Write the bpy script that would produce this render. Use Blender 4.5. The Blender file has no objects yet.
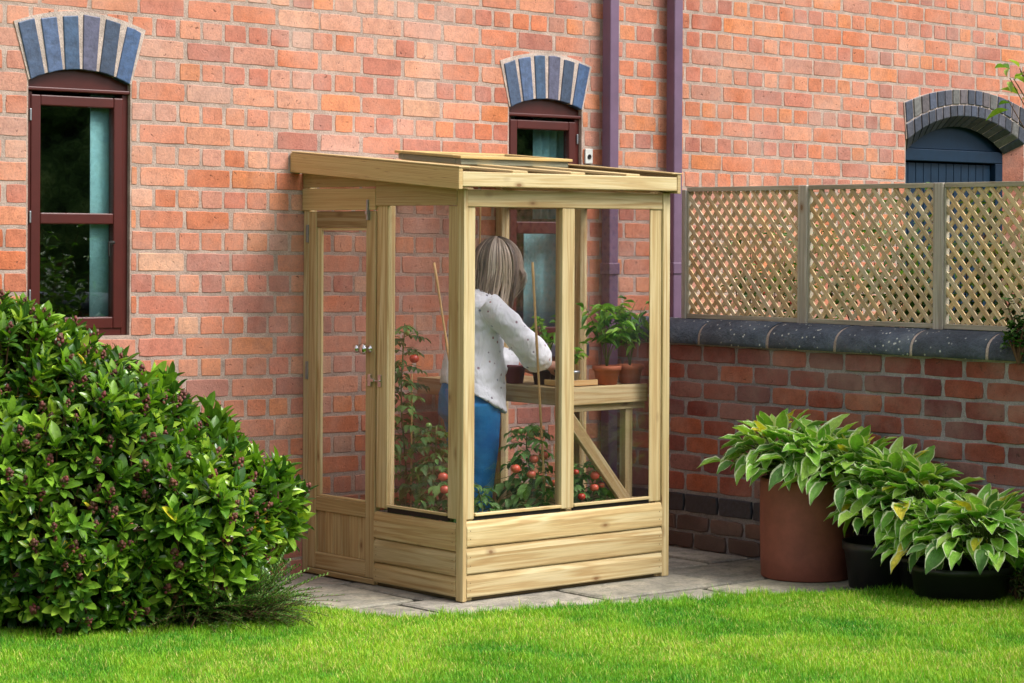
import bpy, math, random
import numpy as np
from mathutils import Vector, Matrix

# ------------------------------------------------------------------ camera, world, sun, exposure
S = bpy.context.scene
COL = S.collection
TH = 0.7111
HC = 1.5326
cam_d = bpy.data.cameras.new('camera')
cam = bpy.data.objects.new('camera', cam_d)
COL.objects.link(cam)
cam.matrix_world = (Matrix.Translation((0, 0, HC)) @ Matrix.Rotation(-TH, 4, 'Z') @
                    Matrix.Rotation(math.radians(90), 4, 'X') @ Matrix.Rotation(0.0045, 4, 'Z'))
cam_d.sensor_width = 36
cam_d.lens = 2299.4 / 1024 * 36
cam_d.shift_y = -(341.5 - 236.15) / 1024
cam_d.clip_start = 0.1
cam_d.clip_end = 500
S.camera = cam

SUN_EL = math.radians(52)
SUN_DIR = Vector((0.42, -0.78, 0)).normalized()          # horizontal direction towards the sun
W = bpy.data.worlds.new('World'); S.world = W; W.use_nodes = True
nt = W.node_tree; nt.nodes.clear()
sky = nt.nodes.new('ShaderNodeTexSky'); sky.sky_type = 'NISHITA'; sky.sun_disc = False
sky.sun_elevation = SUN_EL
sky.sun_rotation = math.atan2(SUN_DIR.x, SUN_DIR.y)
sky.air_density = 1.0; sky.dust_density = 4.0; sky.ozone_density = 1.0
hs = nt.nodes.new('ShaderNodeHueSaturation'); hs.inputs['Saturation'].default_value = 0.32
bg = nt.nodes.new('ShaderNodeBackground'); bg.inputs['Strength'].default_value = 0.15
wo = nt.nodes.new('ShaderNodeOutputWorld')
nt.links.new(sky.outputs[0], hs.inputs['Color']); nt.links.new(hs.outputs[0], bg.inputs[0]); nt.links.new(bg.outputs[0], wo.inputs[0])
sun_d = bpy.data.lights.new('sun', 'SUN'); sun_d.energy = 1.75; sun_d.angle = math.radians(26); sun_d.color = (1.0, 0.965, 0.92)
sun = bpy.data.objects.new('sun', sun_d); COL.objects.link(sun)
sd = Vector((SUN_DIR.x * math.cos(SUN_EL), SUN_DIR.y * math.cos(SUN_EL), math.sin(SUN_EL)))
sun.rotation_euler = (-sd).to_track_quat('-Z', 'Y').to_euler()
S.view_settings.view_transform = 'Standard'
S.view_settings.look = 'None'
S.view_settings.gamma = 1
S.view_settings.exposure = 0.80
S.render.engine = 'CYCLES'
S.cycles.transparent_max_bounces = 24
S.cycles.max_bounces = 8

rng = np.random.default_rng(7)
random.seed(7)
R = random.uniform

# ------------------------------------------------------------------ helpers
def lin(r, g, b):
    f = lambda c: (c / 255 / 12.92) if c <= 10 else ((c / 255 + 0.055) / 1.055) ** 2.4
    return np.array([f(r), f(g), f(b), 1.0])

def tag(o, label=None, cat=None, group=None, kind=None):
    if label: o['label'] = label
    if cat: o['category'] = cat
    if group: o['group'] = group
    if kind: o['kind'] = kind
    return o

def empty(name, loc, rz=0, label=None, cat=None, group=None, kind=None):
    o = bpy.data.objects.new(name, None); COL.objects.link(o)
    o.location = loc; o.rotation_euler = (0, 0, rz); o.empty_display_size = 0.1
    return tag(o, label, cat, group, kind)

def copy_tree(o, parent=None):
    c = o.copy(); COL.objects.link(c)
    if parent:
        c.parent = parent
        c.matrix_parent_inverse = o.matrix_parent_inverse.copy()
    for ch in [x for x in bpy.data.objects if x.parent == o]:
        copy_tree(ch, c)
    return c

class MB:
    """mesh builder: vertices, faces, one colour and uv per face corner"""
    def __init__(s):
        s.V = []; s.n = 0; s.loops = []; s.sizes = []; s.C = []; s.U = []; s.SM = []
    def add(s, V, F, col=(1, 1, 1, 1), uv=None, smooth=False):
        V = np.asarray(V, float).reshape(-1, 3)
        if isinstance(F, np.ndarray):
            m, k = F.shape
            lp = F.reshape(-1); sz = np.full(m, k)
        else:
            lp = np.array([i for f in F for i in f]); sz = np.array([len(f) for f in F])
        s.V.append(V); s.loops.append(lp + s.n); s.sizes.append(sz); s.n += len(V)
        col = np.asarray(col, float)
        if col.ndim == 1: c = np.tile(col, (len(lp), 1))
        elif len(col) == len(V) and len(V) != len(lp): c = col[lp]
        elif len(col) == len(V): c = col[lp]
        else: c = col
        s.C.append(c)
        if uv is None: u = np.zeros((len(lp), 2))
        else:
            uv = np.asarray(uv, float)
            u = uv[lp] if len(uv) == len(V) else uv
        s.U.append(u); s.SM.append(np.full(len(sz), smooth))
        return s
    def box(s, a, b, col=(1, 1, 1, 1), axis=None, top=None, Mx=None):
        """box from a to b; grain along axis (0,1,2); top = callable on verts"""
        a = np.array(a, float); b = np.array(b, float)
        lo = np.minimum(a, b); hi = np.maximum(a, b)
        V = np.array([[x, y, z] for x in (lo[0], hi[0]) for y in (lo[1], hi[1]) for z in (lo[2], hi[2])])
        F = np.array([[0, 1, 3, 2], [4, 6, 7, 5], [0, 4, 5, 1], [2, 3, 7, 6], [0, 2, 6, 4], [1, 5, 7, 3]])
        if axis is None: axis = int(np.argmax(hi - lo))
        oth = [i for i in range(3) if i != axis]
        ro = np.array([R(0, 50), R(0, 50)])
        uv = []
        for fi, f in enumerate(F):
            P = V[f]; const = [0, 0, 1, 1, 2, 2][fi]
            if const == axis:
                uv.append(P[:, oth] * [1, 1] + ro)
            else:
                o2 = [i for i in oth if i != const][0]
                uv.append(np.stack([P[:, axis], P[:, o2] + fi * .37], 1) + ro)
        uv = np.concatenate(uv)
        if top is not None: V = np.array([top(v) for v in V])
        if Mx is not None: V = np.array([list(Mx @ Vector(v)) for v in V])
        return s.add(V, F, col, uv)
    def build(s, name, mat, parent=None, bevel=0, segs=2, smooth=False):
        me = bpy.data.meshes.new(name)
        V = np.concatenate(s.V); L = np.concatenate(s.loops); Z = np.concatenate(s.sizes)
        me.vertices.add(len(V)); me.vertices.foreach_set('co', V.reshape(-1))
        me.loops.add(len(L)); me.loops.foreach_set('vertex_index', L.astype(np.int32))
        me.polygons.add(len(Z)); me.polygons.foreach_set('loop_start', (np.cumsum(Z) - Z).astype(np.int32))
        me.update(calc_edges=True)
        sm = np.concatenate(s.SM); 
        if smooth: sm[:] = True
        me.polygons.foreach_set('use_smooth', sm)
        at = me.color_attributes.new('Col', 'FLOAT_COLOR', 'CORNER'); at.data.foreach_set('color', np.concatenate(s.C).reshape(-1))
        uvl = me.uv_layers.new(name='UVMap'); uvl.data.foreach_set('uv', np.concatenate(s.U).reshape(-1))
        me.validate()
        o = bpy.data.objects.new(name, me); COL.objects.link(o)
        if mat: me.materials.append(mat)
        if parent:
            o.parent = parent
            mp = Matrix.LocRotScale(parent.location, parent.rotation_euler, None)
            if parent.type == 'EMPTY' and not parent.get('_local'):
                o.matrix_parent_inverse = mp.inverted()
        if bevel:
            m = o.modifiers.new('bevel', 'BEVEL'); m.width = bevel; m.segments = segs; m.limit_method = 'ANGLE'
        return o

def tube(mb, P, r, n=8, col=(1, 1, 1, 1), cap=True, rb=None, ref=None, uvs=1.0):
    """tube along points P; r per point radius (and rb second radius along the other axis)"""
    P = np.array(P, float); m = len(P)
    r = np.full(m, r, float) if np.isscalar(r) else np.array(r, float)
    rb = r if rb is None else np.array(rb, float)
    T = np.gradient(P, axis=0); T /= np.linalg.norm(T, axis=1)[:, None] + 1e-9
    ref = np.array(ref if ref is not None else ((0, 0, 1) if abs(T[0][2]) < .9 else (1, 0, 0)), float)
    V = []; U = []
    A = None; d = 0
    for i in range(m):
        if A is None or False:
            A = ref - T[i] * ref.dot(T[i]); A /= np.linalg.norm(A)
        else:
            A = A - T[i] * A.dot(T[i]); A /= np.linalg.norm(A)
            d += np.linalg.norm(P[i] - P[i - 1])
        B = np.cross(T[i], A)
        a = np.arange(n) * 2 * np.pi / n
        V.append(P[i] + np.cos(a)[:, None] * A * r[i] + np.sin(a)[:, None] * B * rb[i])
        U.append(np.stack([np.full(n, d * uvs), a / (2 * np.pi) * .2], 1))
    V = np.concatenate(V); U = np.concatenate(U)
    F = [[i * n + j, i * n + (j + 1) % n, (i + 1) * n + (j + 1) % n, (i + 1) * n + j] for i in range(m - 1) for j in range(n)]
    if cap: F += [list(range(n))[::-1], [(m - 1) * n + j for j in range(n)]]
    mb.add(V, F, col, U, smooth=True)
    return mb

def ball(mb, c, r, col=(1, 1, 1, 1), nu=10, nv=7, sc=(1, 1, 1)):
    V = [[0, 0, 1]]
    for i in range(1, nv):
        t = math.pi * i / nv
        for j in range(nu):
            p = 2 * math.pi * j / nu
            V.append([math.sin(t) * math.cos(p), math.sin(t) * math.sin(p), math.cos(t)])
    V.append([0, 0, -1])
    F = [[0, 1 + j, 1 + (j + 1) % nu] for j in range(nu)]
    for i in range(nv - 2):
        for j in range(nu):
            a = 1 + i * nu
            F.append([a + j, a + nu + j, a + nu + (j + 1) % nu, a + (j + 1) % nu])
    a = 1 + (nv - 2) * nu
    F += [[a + j, len(V) - 1, a + (j + 1) % nu] for j in range(nu)]
    V = np.array(V) * np.array(sc) * r + np.array(c)
    mb.add(V, F, col, smooth=True)
    return mb

def lathe(mb, prof, c, n=40, col=(1, 1, 1, 1), wob=0.0):
    """prof: list of (r, z) from outside bottom up and back down inside"""
    V = []
    for r, z in prof:
        for j in range(n):
            a = 2 * math.pi * j / n
            rr = r * (1 + wob * math.sin(3 * a + z * 9))
            V.append([c[0] + rr * math.cos(a), c[1] + rr * math.sin(a), c[2] + z])
    m = len(prof)
    F = [[i * n + j, i * n + (j + 1) % n, (i + 1) * n + (j + 1) % n, (i + 1) * n + j] for i in range(m - 1) for j in range(n)]
    F += [list(range(n))[::-1], [(m - 1) * n + j for j in range(n)]]
    mb.add(V, F, col, smooth=True)
    return mb

def leaf_tpl(nl=5, fold=0.25, curl=0.3, tip=1.0, nw=2, shape=0.5, wave=0.0):
    """template leaf: along +x length 1, width 1 in y, normal +z. returns V (n,3), F, UV"""
    xs = np.linspace(0, 1, nl + 1)
    V = []; U = []
    for x in xs:
        w = 0.5 * (math.sin(math.pi * min(1, max(0, x ** (shape * 1.4)))) ** tip) if 0 < x < 1 else 0.012
        w = max(w, 0.012)
        for j in range(nw + 1):
            v = -1 + 2 * j / nw
            V.append([x, v * w, fold * abs(v) * w - curl * x * x * 0.5 + wave * math.sin(x * 14 + v * 2) * abs(v) * .1])
            U.append([x, v * .5 + .5])
    k = nw + 1
    F = [[i * k + j, (i + 1) * k + j, (i + 1) * k + j + 1, i * k + j + 1] for i in range(nl) for j in range(nw)]
    return np.array(V), np.array(F), np.array(U)

def put_leaves(mb, tpl, pos, dirs, ups, length, width, cols, curlr=None):
    """vectorised placement of many leaves"""
    V, F, U = tpl
    pos = np.asarray(pos); n = len(pos)
    D = np.asarray(dirs, float); D = D / (np.linalg.norm(D, axis=1)[:, None] + 1e-9)
    Up = np.asarray(ups, float)
    Y = np.cross(Up, D); Y = Y / (np.linalg.norm(Y, axis=1)[:, None] + 1e-9)
    Z = np.cross(D, Y)
    L = np.broadcast_to(np.asarray(length, float), (n,)); Wd = np.broadcast_to(np.asarray(width, float), (n,))
    cz = np.ones(n) if curlr is None else np.asarray(curlr)
    P = (pos[:, None, :] + V[None, :, 0, None] * (L[:, None, None] * D[:, None, :]) +
         V[None, :, 1, None] * (Wd[:, None, None] * Y[:, None, :]) + V[None, :, 2, None] * ((L * cz)[:, None, None] * Z[:, None, :]))
    nv = len(V)
    FF = (F[None] + (np.arange(n) * nv)[:, None, None]).reshape(-1, F.shape[1])
    CC = np.repeat(np.asarray(cols), nv, axis=0)
    UU = np.tile(U, (n, 1))
    mb.add(P.reshape(-1, 3), FF, CC, UU, smooth=True)

def unit(v): v = np.asarray(v, float); return v / (np.linalg.norm(v) + 1e-9)

# ------------------------------------------------------------------ materials
def mat(name, base=(0.5, 0.5, 0.5, 1), rough=0.6, spec=0.5, metal=0.0, attr=False):
    m = bpy.data.materials.new(name); m.use_nodes = True
    N = m.node_tree.nodes; Lk = m.node_tree.links
    b = N['Principled BSDF']
    b.inputs['Base Color'].default_value = tuple(base); b.inputs['Roughness'].default_value = rough
    b.inputs['Specular IOR Level'].default_value = spec; b.inputs['Metallic'].default_value = metal
    return m, N, Lk, b

def noise(N, Lk, vec, scale, detail=4, rough=0.6, dist=0.0):
    n = N.new('ShaderNodeTexNoise'); n.inputs['Scale'].default_value = scale; n.inputs['Detail'].default_value = detail
    n.inputs['Roughness'].default_value = rough; n.inputs['Distortion'].default_value = dist
    if vec is not None: Lk.new(vec, n.inputs['Vector'])
    return n.outputs['Fac']

def ramp(N, Lk, fac, stops, interp='LINEAR'):
    r = N.new('ShaderNodeValToRGB'); Lk.new(fac, r.inputs[0]); e = r.color_ramp.elements
    r.color_ramp.interpolation = interp
    while len(e) < len(stops): e.new(0.5)
    for i, (p, c) in enumerate(stops):
        e[i].position = p; e[i].color = tuple(c) if not np.isscalar(c) else (c, c, c, 1)
    return r.outputs[0]

def mix(N, Lk, fac, a, b, mode='MIX'):
    m = N.new('ShaderNodeMix'); m.data_type = 'RGBA'; m.blend_type = mode
    for s, i in ((fac, 0), (a, 6), (b, 7)):
        if isinstance(s, bpy.types.NodeSocket): Lk.new(s, m.inputs[i])
        elif np.isscalar(s): m.inputs[i].default_value = s
        else: m.inputs[i].default_value = tuple(s)
    return m.outputs[2]

def bump(N, Lk, h, b, strength=0.3, dist=0.01):
    n = N.new('ShaderNodeBump'); n.inputs['Strength'].default_value = strength; n.inputs['Distance'].default_value = dist
    Lk.new(h, n.inputs['Height']); Lk.new(n.outputs[0], b.inputs['Normal'])
    return n

def obco(N): return N.new('ShaderNodeTexCoord').outputs['Object']
def attr(N, name='Col'):
    a = N.new('ShaderNodeAttribute'); a.attribute_name = name; return a.outputs['Color']
def mapping(N, Lk, vec, sc):
    m = N.new('ShaderNodeMapping'); m.inputs['Scale'].default_value = sc; Lk.new(vec, m.inputs[0]); return m.outputs[0]

def brick_mat(name, grime=0.0, gloss=0.85, white=0.2, base_grime=False):
    m, N, Lk, b = mat(name, rough=gloss, spec=0.3)
    o = obco(N); c = attr(N)
    n1 = noise(N, Lk, o, 28, 6, 0.65)
    n2 = noise(N, Lk, o, 110, 5, 0.7)
    n3 = noise(N, Lk, o, 3.0, 4, 0.6)
    n4 = noise(N, Lk, o, 45, 3, 0.5, 1.0)
    c1 = mix(N, Lk, 1.0, c, ramp(N, Lk, n1, [(0.25, (0.72, 0.66, 0.66, 1)), (0.5, (1, 1, 1, 1)), (0.75, (1.22, 1.18, 1.12, 1))]), 'MULTIPLY')
    c2 = mix(N, Lk, 1.0, c1, ramp(N, Lk, n2, [(0.3, (0.72, 0.7, 0.7, 1)), (0.55, (1.05, 1.05, 1.05, 1))]), 'MULTIPLY')
    # pale lime bloom
    c3 = mix(N, Lk, ramp(N, Lk, n3, [(0.45, 0.0), (0.75, white)]), c2, (0.62, 0.50, 0.44, 1))
    n7 = noise(N, Lk, o, 0.9, 4, 0.7)
    c3 = mix(N, Lk, ramp(N, Lk, n7, [(0.40, 0.0), (0.66, white * .9)]), c3, (0.52, 0.36, 0.31, 1))
    c3 = mix(N, Lk, 1.0, c3, ramp(N, Lk, n7, [(0.3, (0.86, 0.84, 0.84, 1)), (0.5, (1, 1, 1, 1))]), 'MULTIPLY')
    # small dark pits
    c4 = mix(N, Lk, ramp(N, Lk, n4, [(0.27, 0.75), (0.33, 0.0)]), c3, (0.07, 0.035, 0.03, 1))
    if base_grime:
        sx = N.new('ShaderNodeSeparateXYZ'); Lk.new(o, sx.inputs[0])
        mm = N.new('ShaderNodeMath'); mm.operation = 'MULTIPLY_ADD'; Lk.new(n3, mm.inputs[0]); mm.inputs[1].default_value = 0.25; Lk.new(sx.outputs[2], mm.inputs[2])
        c4 = mix(N, Lk, ramp(N, Lk, mm.outputs[0], [(0.24, 0.75), (0.42, 0.0)]), c4, (0.075, 0.06, 0.05, 1))
        n5 = noise(N, Lk, o, 9, 5, 0.7)
        c4 = mix(N, Lk, ramp(N, Lk, n5, [(0.66, 0.0), (0.76, 0.55)]), c4, (0.42, 0.42, 0.43, 1))
    Lk.new(c4, b.inputs['Base Color'])
    h = mix(N, Lk, 0.5, ramp(N, Lk, n4, [(0.25, 0.0), (0.4, 1.0)]), n2)
    h = mix(N, Lk, 0.45, h, n1)
    bump(N, Lk, h, b, 0.75, 0.007)
    return m

def mortar_mat(name, base, dark=False):
    m, N, Lk, b = mat(name, rough=0.95, spec=0.2)
    o = obco(N); n1 = noise(N, Lk, o, 9, 6, 0.7); n2 = noise(N, Lk, o, 150, 4, 0.7)
    b2 = tuple(x * 0.62 for x in base[:3]) + (1,); b3 = tuple(min(1, x * 1.15) for x in base[:3]) + (1,)
    c = ramp(N, Lk, n1, [(0.3, b2), (0.65, b3)])
    c = mix(N, Lk, 1.0, c, ramp(N, Lk, n2, [(0.3, 0.7), (0.6, 1.05)]), 'MULTIPLY')
    Lk.new(c, b.inputs['Base Color']); bump(N, Lk, n2, b, 0.7, 0.006)
    return m

def wood_mat(name, c_lo, c_mid, c_hi, rough=0.62, knots=True, green=0.25, grey=0.0):
    m, N, Lk, b = mat(name, rough=rough, spec=0.35)
    uv = N.new('ShaderNodeUVMap'); uv.uv_map = 'UVMap'; uv = uv.outputs[0]
    tint = attr(N)
    # growth ring bands stretched along the grain
    g = noise(N, Lk, mapping(N, Lk, uv, (.9, 26, 1)), 1.0, 3, 0.5, 0.6)
    wv = N.new('ShaderNodeMath'); wv.operation = 'MULTIPLY'; Lk.new(g, wv.inputs[0]); wv.inputs[1].default_value = 26
    sn = N.new('ShaderNodeMath'); sn.operation = 'SINE'; Lk.new(wv.outputs[0], sn.inputs[0])
    sa = N.new('ShaderNodeMath'); sa.operation = 'MULTIPLY_ADD'; Lk.new(sn.outputs[0], sa.inputs[0]); sa.inputs[1].default_value = 0.5; sa.inputs[2].default_value = 0.5
    fine = noise(N, Lk, mapping(N, Lk, uv, (6, 420, 1)), 1.0, 3, 0.6)
    big = noise(N, Lk, mapping(N, Lk, uv, (2.2, 9, 1)), 1.0, 4, 0.6)
    c = ramp(N, Lk, sa.outputs[0], [(0.0, c_hi), (0.55, c_mid), (1.0, c_lo)])
    c = mix(N, Lk, ramp(N, Lk, big, [(0.42, 0.0), (0.66, 0.7)]), c, c_mid)
    c = mix(N, Lk, 1.0, c, ramp(N, Lk, fine, [(0.3, 0.82), (0.6, 1.06)]), 'MULTIPLY')
    gn = noise(N, Lk, mapping(N, Lk, uv, (1.1, 6, 1)), 1.0, 2, 0.5)
    c = mix(N, Lk, ramp(N, Lk, gn, [(0.45, 0.0), (0.7, green)]), c, (0.40, 0.42, 0.18, 1))
    if grey:
        gg = noise(N, Lk, mapping(N, Lk, uv, (3, 30, 1)), 1.0, 4, 0.6)
        c = mix(N, Lk, ramp(N, Lk, gg, [(0.35, 0.1), (0.65, grey)]), c, (0.34, 0.33, 0.31, 1))
    if knots:
        v = N.new('ShaderNodeTexVoronoi'); v.inputs['Scale'].default_value = 1.0
        Lk.new(mapping(N, Lk, uv, (4.2, 8.5, 1)), v.inputs['Vector'])
        c = mix(N, Lk, ramp(N, Lk, v.outputs['Distance'], [(0.045, 0.9), (0.07, 0.45), (0.16, 0.0)]), c, (0.20, 0.095, 0.035, 1))
    c = mix(N, Lk, 1.0, c, tint, 'MULTIPLY')
    Lk.new(c, b.inputs['Base Color'])
    bump(N, Lk, mix(N, Lk, 0.4, fine, sa.outputs[0]), b, 0.25, 0.002)
    return m

def leaf_mat(name, rough=0.35, spec=0.5, margin=None, rib=0.35, trans=0.3, veins=0):
    m, N, Lk, b = mat(name, rough=rough, spec=spec)
    uvn = N.new('ShaderNodeUVMap'); uvn.uv_map = 'UVMap'
    sx = N.new('ShaderNodeSeparateXYZ'); Lk.new(uvn.outputs[0], sx.inputs[0])
    c = attr(N)
    dv = N.new('ShaderNodeMath'); dv.operation = 'SUBTRACT'; Lk.new(sx.outputs[1], dv.inputs[0]); dv.inputs[1].default_value = 0.5
    ab = N.new('ShaderNodeMath'); ab.operation = 'ABSOLUTE'; Lk.new(dv.outputs[0], ab.inputs[0])
    nn = noise(N, Lk, obco(N), 60, 3, 0.6)
    c = mix(N, Lk, 1.0, c, ramp(N, Lk, nn, [(0.3, 0.78), (0.7, 1.18)]), 'MULTIPLY')
    c = mix(N, Lk, ramp(N, Lk, ab.outputs[0], [(0.0, rib), (0.05, 0.0)]), c, (0.30, 0.45, 0.12, 1))
    if margin is not None:
        ed = N.new('ShaderNodeMath'); ed.operation = 'MULTIPLY_ADD'; Lk.new(nn, ed.inputs[0]); ed.inputs[1].default_value = 0.13
        Lk.new(ab.outputs[0], ed.inputs[2])
        c = mix(N, Lk, ramp(N, Lk, ed.outputs[0], [(0.450, 0.0), (0.478, 0.92)]), c, margin)
    Lk.new(c, b.inputs['Base Color'])
    if veins:
        mm = N.new('ShaderNodeMath'); mm.operation = 'MULTIPLY'; Lk.new(sx.outputs[1], mm.inputs[0]); mm.inputs[1].default_value = veins
        s2 = N.new('ShaderNodeMath'); s2.operation = 'SINE'; Lk.new(mm.outputs[0], s2.inputs[0])
        bump(N, Lk, s2.outputs[0], b, 0.5, 0.002)
    tr = N.new('ShaderNodeBsdfTranslucent'); 
    tc = mix(N, Lk, 1.0, c, (1.25, 1.35, 0.5, 1), 'MULTIPLY'); Lk.new(tc, tr.inputs[0])
    ms = N.new('ShaderNodeMixShader'); ms.inputs[0].default_value = trans
    Lk.new(b.outputs[0], ms.inputs[1]); Lk.new(tr.outputs[0], ms.inputs[2])
    Lk.new(ms.outputs[0], N['Material Output'].inputs[0])
    return m

def glass_mat(name, tint=(0.93, 0.96, 0.95, 1), haze=0.03, rough=0.0, ior=1.5, hazecol=(0.75, 0.8, 0.85, 1)):
    m = bpy.data.materials.new(name); m.use_nodes = True
    N = m.node_tree.nodes; Lk = m.node_tree.links; N.remove(N['Principled BSDF'])
    t = N.new('ShaderNodeBsdfTransparent'); t.inputs[0].default_value = tint
    g = N.new('ShaderNodeBsdfGlossy'); g.inputs['Roughness'].default_value = rough
    d = N.new('ShaderNodeBsdfDiffuse'); d.inputs[0].default_value = hazecol
    lw = N.new('ShaderNodeLayerWeight'); lw.inputs[0].default_value = 0.5
    pwn = N.new('ShaderNodeMath'); pwn.operation = 'POWER'; Lk.new(lw.outputs['Facing'], pwn.inputs[0]); pwn.inputs[1].default_value = 5
    fr = N.new('ShaderNodeMath'); fr.operation = 'MULTIPLY_ADD'; Lk.new(pwn.outputs[0], fr.inputs[0]); fr.inputs[1].default_value = 0.95; fr.inputs[2].default_value = ((ior - 1) / (ior + 1)) ** 2
    nn = noise(N, Lk, obco(N), 3, 3, 0.6)
    bp = N.new('ShaderNodeBump'); bp.inputs['Strength'].default_value = 0.03; bp.inputs['Distance'].default_value = 0.02; Lk.new(nn, bp.inputs['Height'])
    Lk.new(bp.outputs[0], g.inputs['Normal'])
    m1 = N.new('ShaderNodeMixShader'); Lk.new(fr.outputs[0], m1.inputs[0]); Lk.new(t.outputs[0], m1.inputs[1]); Lk.new(g.outputs[0], m1.inputs[2])
    m2 = N.new('ShaderNodeMixShader'); m2.inputs[0].default_value = haze
    if haze:                                       # dust and dried water marks on the panes
        sm = noise(N, Lk, mapping(N, Lk, obco(N), (9, 9, 1.6)), 1.0, 6, 0.7, 0.6)
        Lk.new(ramp(N, Lk, sm, [(0.42, haze * .4), (0.62, haze * 2.5), (0.75, haze * 9)]), m2.inputs[0])
    Lk.new(m1.outputs[0], m2.inputs[1]); Lk.new(d.outputs[0], m2.inputs[2])
    Lk.new(m2.outputs[0], N['Material Output'].inputs[0])
    return m

def plain(name, c, rough=0.5, spec=0.5, metal=0, nscale=20, var=0.15, bmp=0.1, attr_c=False):
    m, N, Lk, b = mat(name, c, rough, spec, metal)
    n = noise(N, Lk, obco(N), nscale, 5, 0.65)
    base = attr(N) if attr_c else c
    col = mix(N, Lk, 1.0, base, ramp(N, Lk, n, [(0.3, 1 - var), (0.7, 1 + var)]), 'MULTIPLY')
    Lk.new(col, b.inputs['Base Color']); bump(N, Lk, n, b, bmp, 0.004)
    return m

M = {}
M['brick'] = brick_mat('house brick', white=0.26)
M['gbrick'] = brick_mat('garden wall brick', gloss=0.7, white=0.28, base_grime=True)
M['mortar'] = mortar_mat('house mortar', (0.48, 0.36, 0.30, 1))
M['gmortar'] = mortar_mat('garden wall mortar', (0.36, 0.33, 0.34, 1))
M['archmortar'] = mortar_mat('arch mortar', (0.56, 0.45, 0.39, 1))
M['blue'] = plain('blue engineering brick', lin(70, 82, 105), 0.45, 0.6, nscale=45, var=0.4, bmp=0.5, attr_c=True)
M['wood'] = wood_mat('treated softwood', lin(180, 150, 102), lin(198, 175, 128), lin(211, 193, 150), green=0.12)
M['woodold'] = wood_mat('weathered lath', lin(196, 158, 110), lin(226, 198, 152), lin(236, 216, 180), 0.85, knots=False, green=0.1, grey=0.35)
M['woodpost'] = wood_mat('weathered post', lin(158, 144, 128), lin(186, 174, 158), lin(204, 194, 180), 0.85, green=0.08, grey=0.4)
M['mahog'] = plain('mahogany frame', lin(74, 25, 20), 0.38, 0.5, nscale=8, var=0.12, bmp=0.05)
M['pipe'] = plain('purple painted pipe', lin(106, 82, 106), 0.42, 0.5, nscale=6, var=0.16, bmp=0.05)
M['navy'] = plain('navy door paint', lin(12, 38, 60), 0.55, 0.25, nscale=12, var=0.15, bmp=0.1)
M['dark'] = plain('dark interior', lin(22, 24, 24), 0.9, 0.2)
M['curtain'] = plain('pale blue curtain', lin(176, 222, 234), 0.9, 0.2, nscale=40)
M['glass'] = glass_mat('greenhouse glazing', tint=(0.93, 0.92, 0.93, 1), haze=0.002)
M['rglass'] = glass_mat('dusty roof glazing', tint=(0.92, 0.92, 0.92, 1), haze=0.02)
M['wglass'] = glass_mat('window glass', tint=(0.85, 0.9, 0.88, 1), haze=0.0, ior=2.3)
M['matt_black'] = plain('black handle and gap shade', lin(34, 30, 28), 0.6, 0.3)
M['chrome'] = plain('chrome', lin(215, 215, 215), 0.15, 0.5, 1.0, var=0.03, bmp=0.0)
M['galv'] = plain('zinc', lin(160, 165, 170), 0.4, 0.5, 0.8)
M['white'] = plain('white plastic', lin(205, 205, 200), 0.5)
M['terra'] = plain('terracotta', lin(172, 100, 70), 0.75, 0.3, nscale=14, var=0.2, bmp=0.2)
M['terra_big'] = plain('painted terracotta', lin(128, 74, 60), 0.6, 0.35, nscale=5, var=0.28, bmp=0.2)
M['blackp'] = plain('black plastic', lin(26, 27, 30), 0.45, 0.5, nscale=10, var=0.2)
M['maroon'] = plain('maroon plastic', lin(96, 34, 44), 0.45, 0.5)
M['soil'] = plain('soil', lin(58, 44, 34), 1.0, 0.1, nscale=60, var=0.5, bmp=1.0)
M['bamboo'] = plain('bamboo', lin(205, 168, 112), 0.5, 0.4, nscale=30, var=0.2)
M['stem'] = plain('green stem', lin(92, 108, 52), 0.6, 0.3)
M['bark'] = plain('woody stem', lin(96, 72, 50), 0.85, 0.2, nscale=50, var=0.35, bmp=0.6)
M['skim'] = leaf_mat('skimmia leaf', 0.22, 0.6, rib=0.3, trans=0.25)
M['hosta'] = leaf_mat('hosta leaf', 0.42, 0.45, margin=(0.74, 0.80, 0.52, 1), rib=0.0, trans=0.3, veins=75)
M['soft'] = leaf_mat('soft leaf', 0.5, 0.35, rib=0.15, trans=0.35)
M['conif'] = leaf_mat('conifer needle', 0.6, 0.25, rib=0.0, trans=0.15)
M['bud'] = plain('flower bud', lin(110, 38, 48), 0.6, 0.4, nscale=90, var=0.5, attr_c=True)
M['tomato'] = plain('tomato skin', lin(214, 84, 52), 0.25, 0.6, nscale=12, var=0.15, bmp=0.0, attr_c=True)
M['petal'] = plain('petal', lin(190, 30, 40), 0.5)

# ------------------------------------------------------------------ ground, patio, lawn
def flat(name, poly, z0, z1, m, parent=None):
    n = len(poly); V = [[x, y, z1] for x, y in poly] + [[x, y, z0] for x, y in poly]
    F = [list(range(n))] + [[i, i + n, (i + 1) % n + n, (i + 1) % n] for i in range(n)]
    mb = MB(); mb.add(V, F); return mb.build(name, m, parent)

mg, N, Lk, b = mat('ground soil', rough=1.0, spec=0.1)
n1 = noise(N, Lk, obco(N), 1.2, 6); n2 = noise(N, Lk, obco(N), 40, 5)
c = ramp(N, Lk, n1, [(0.35, lin(60, 84, 34)), (0.65, lin(84, 104, 40))])
Lk.new(c, b.inputs['Base Color']); bump(N, Lk, n2, b, 0.6, 0.02)
g = MB(); g.add([[-150, -150, -.03], [150, -150, -.03], [150, 150, -.03], [-150, 150, -.03]], [[0, 1, 2, 3]])
tag(g.build('ground', mg), kind='structure')

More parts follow.
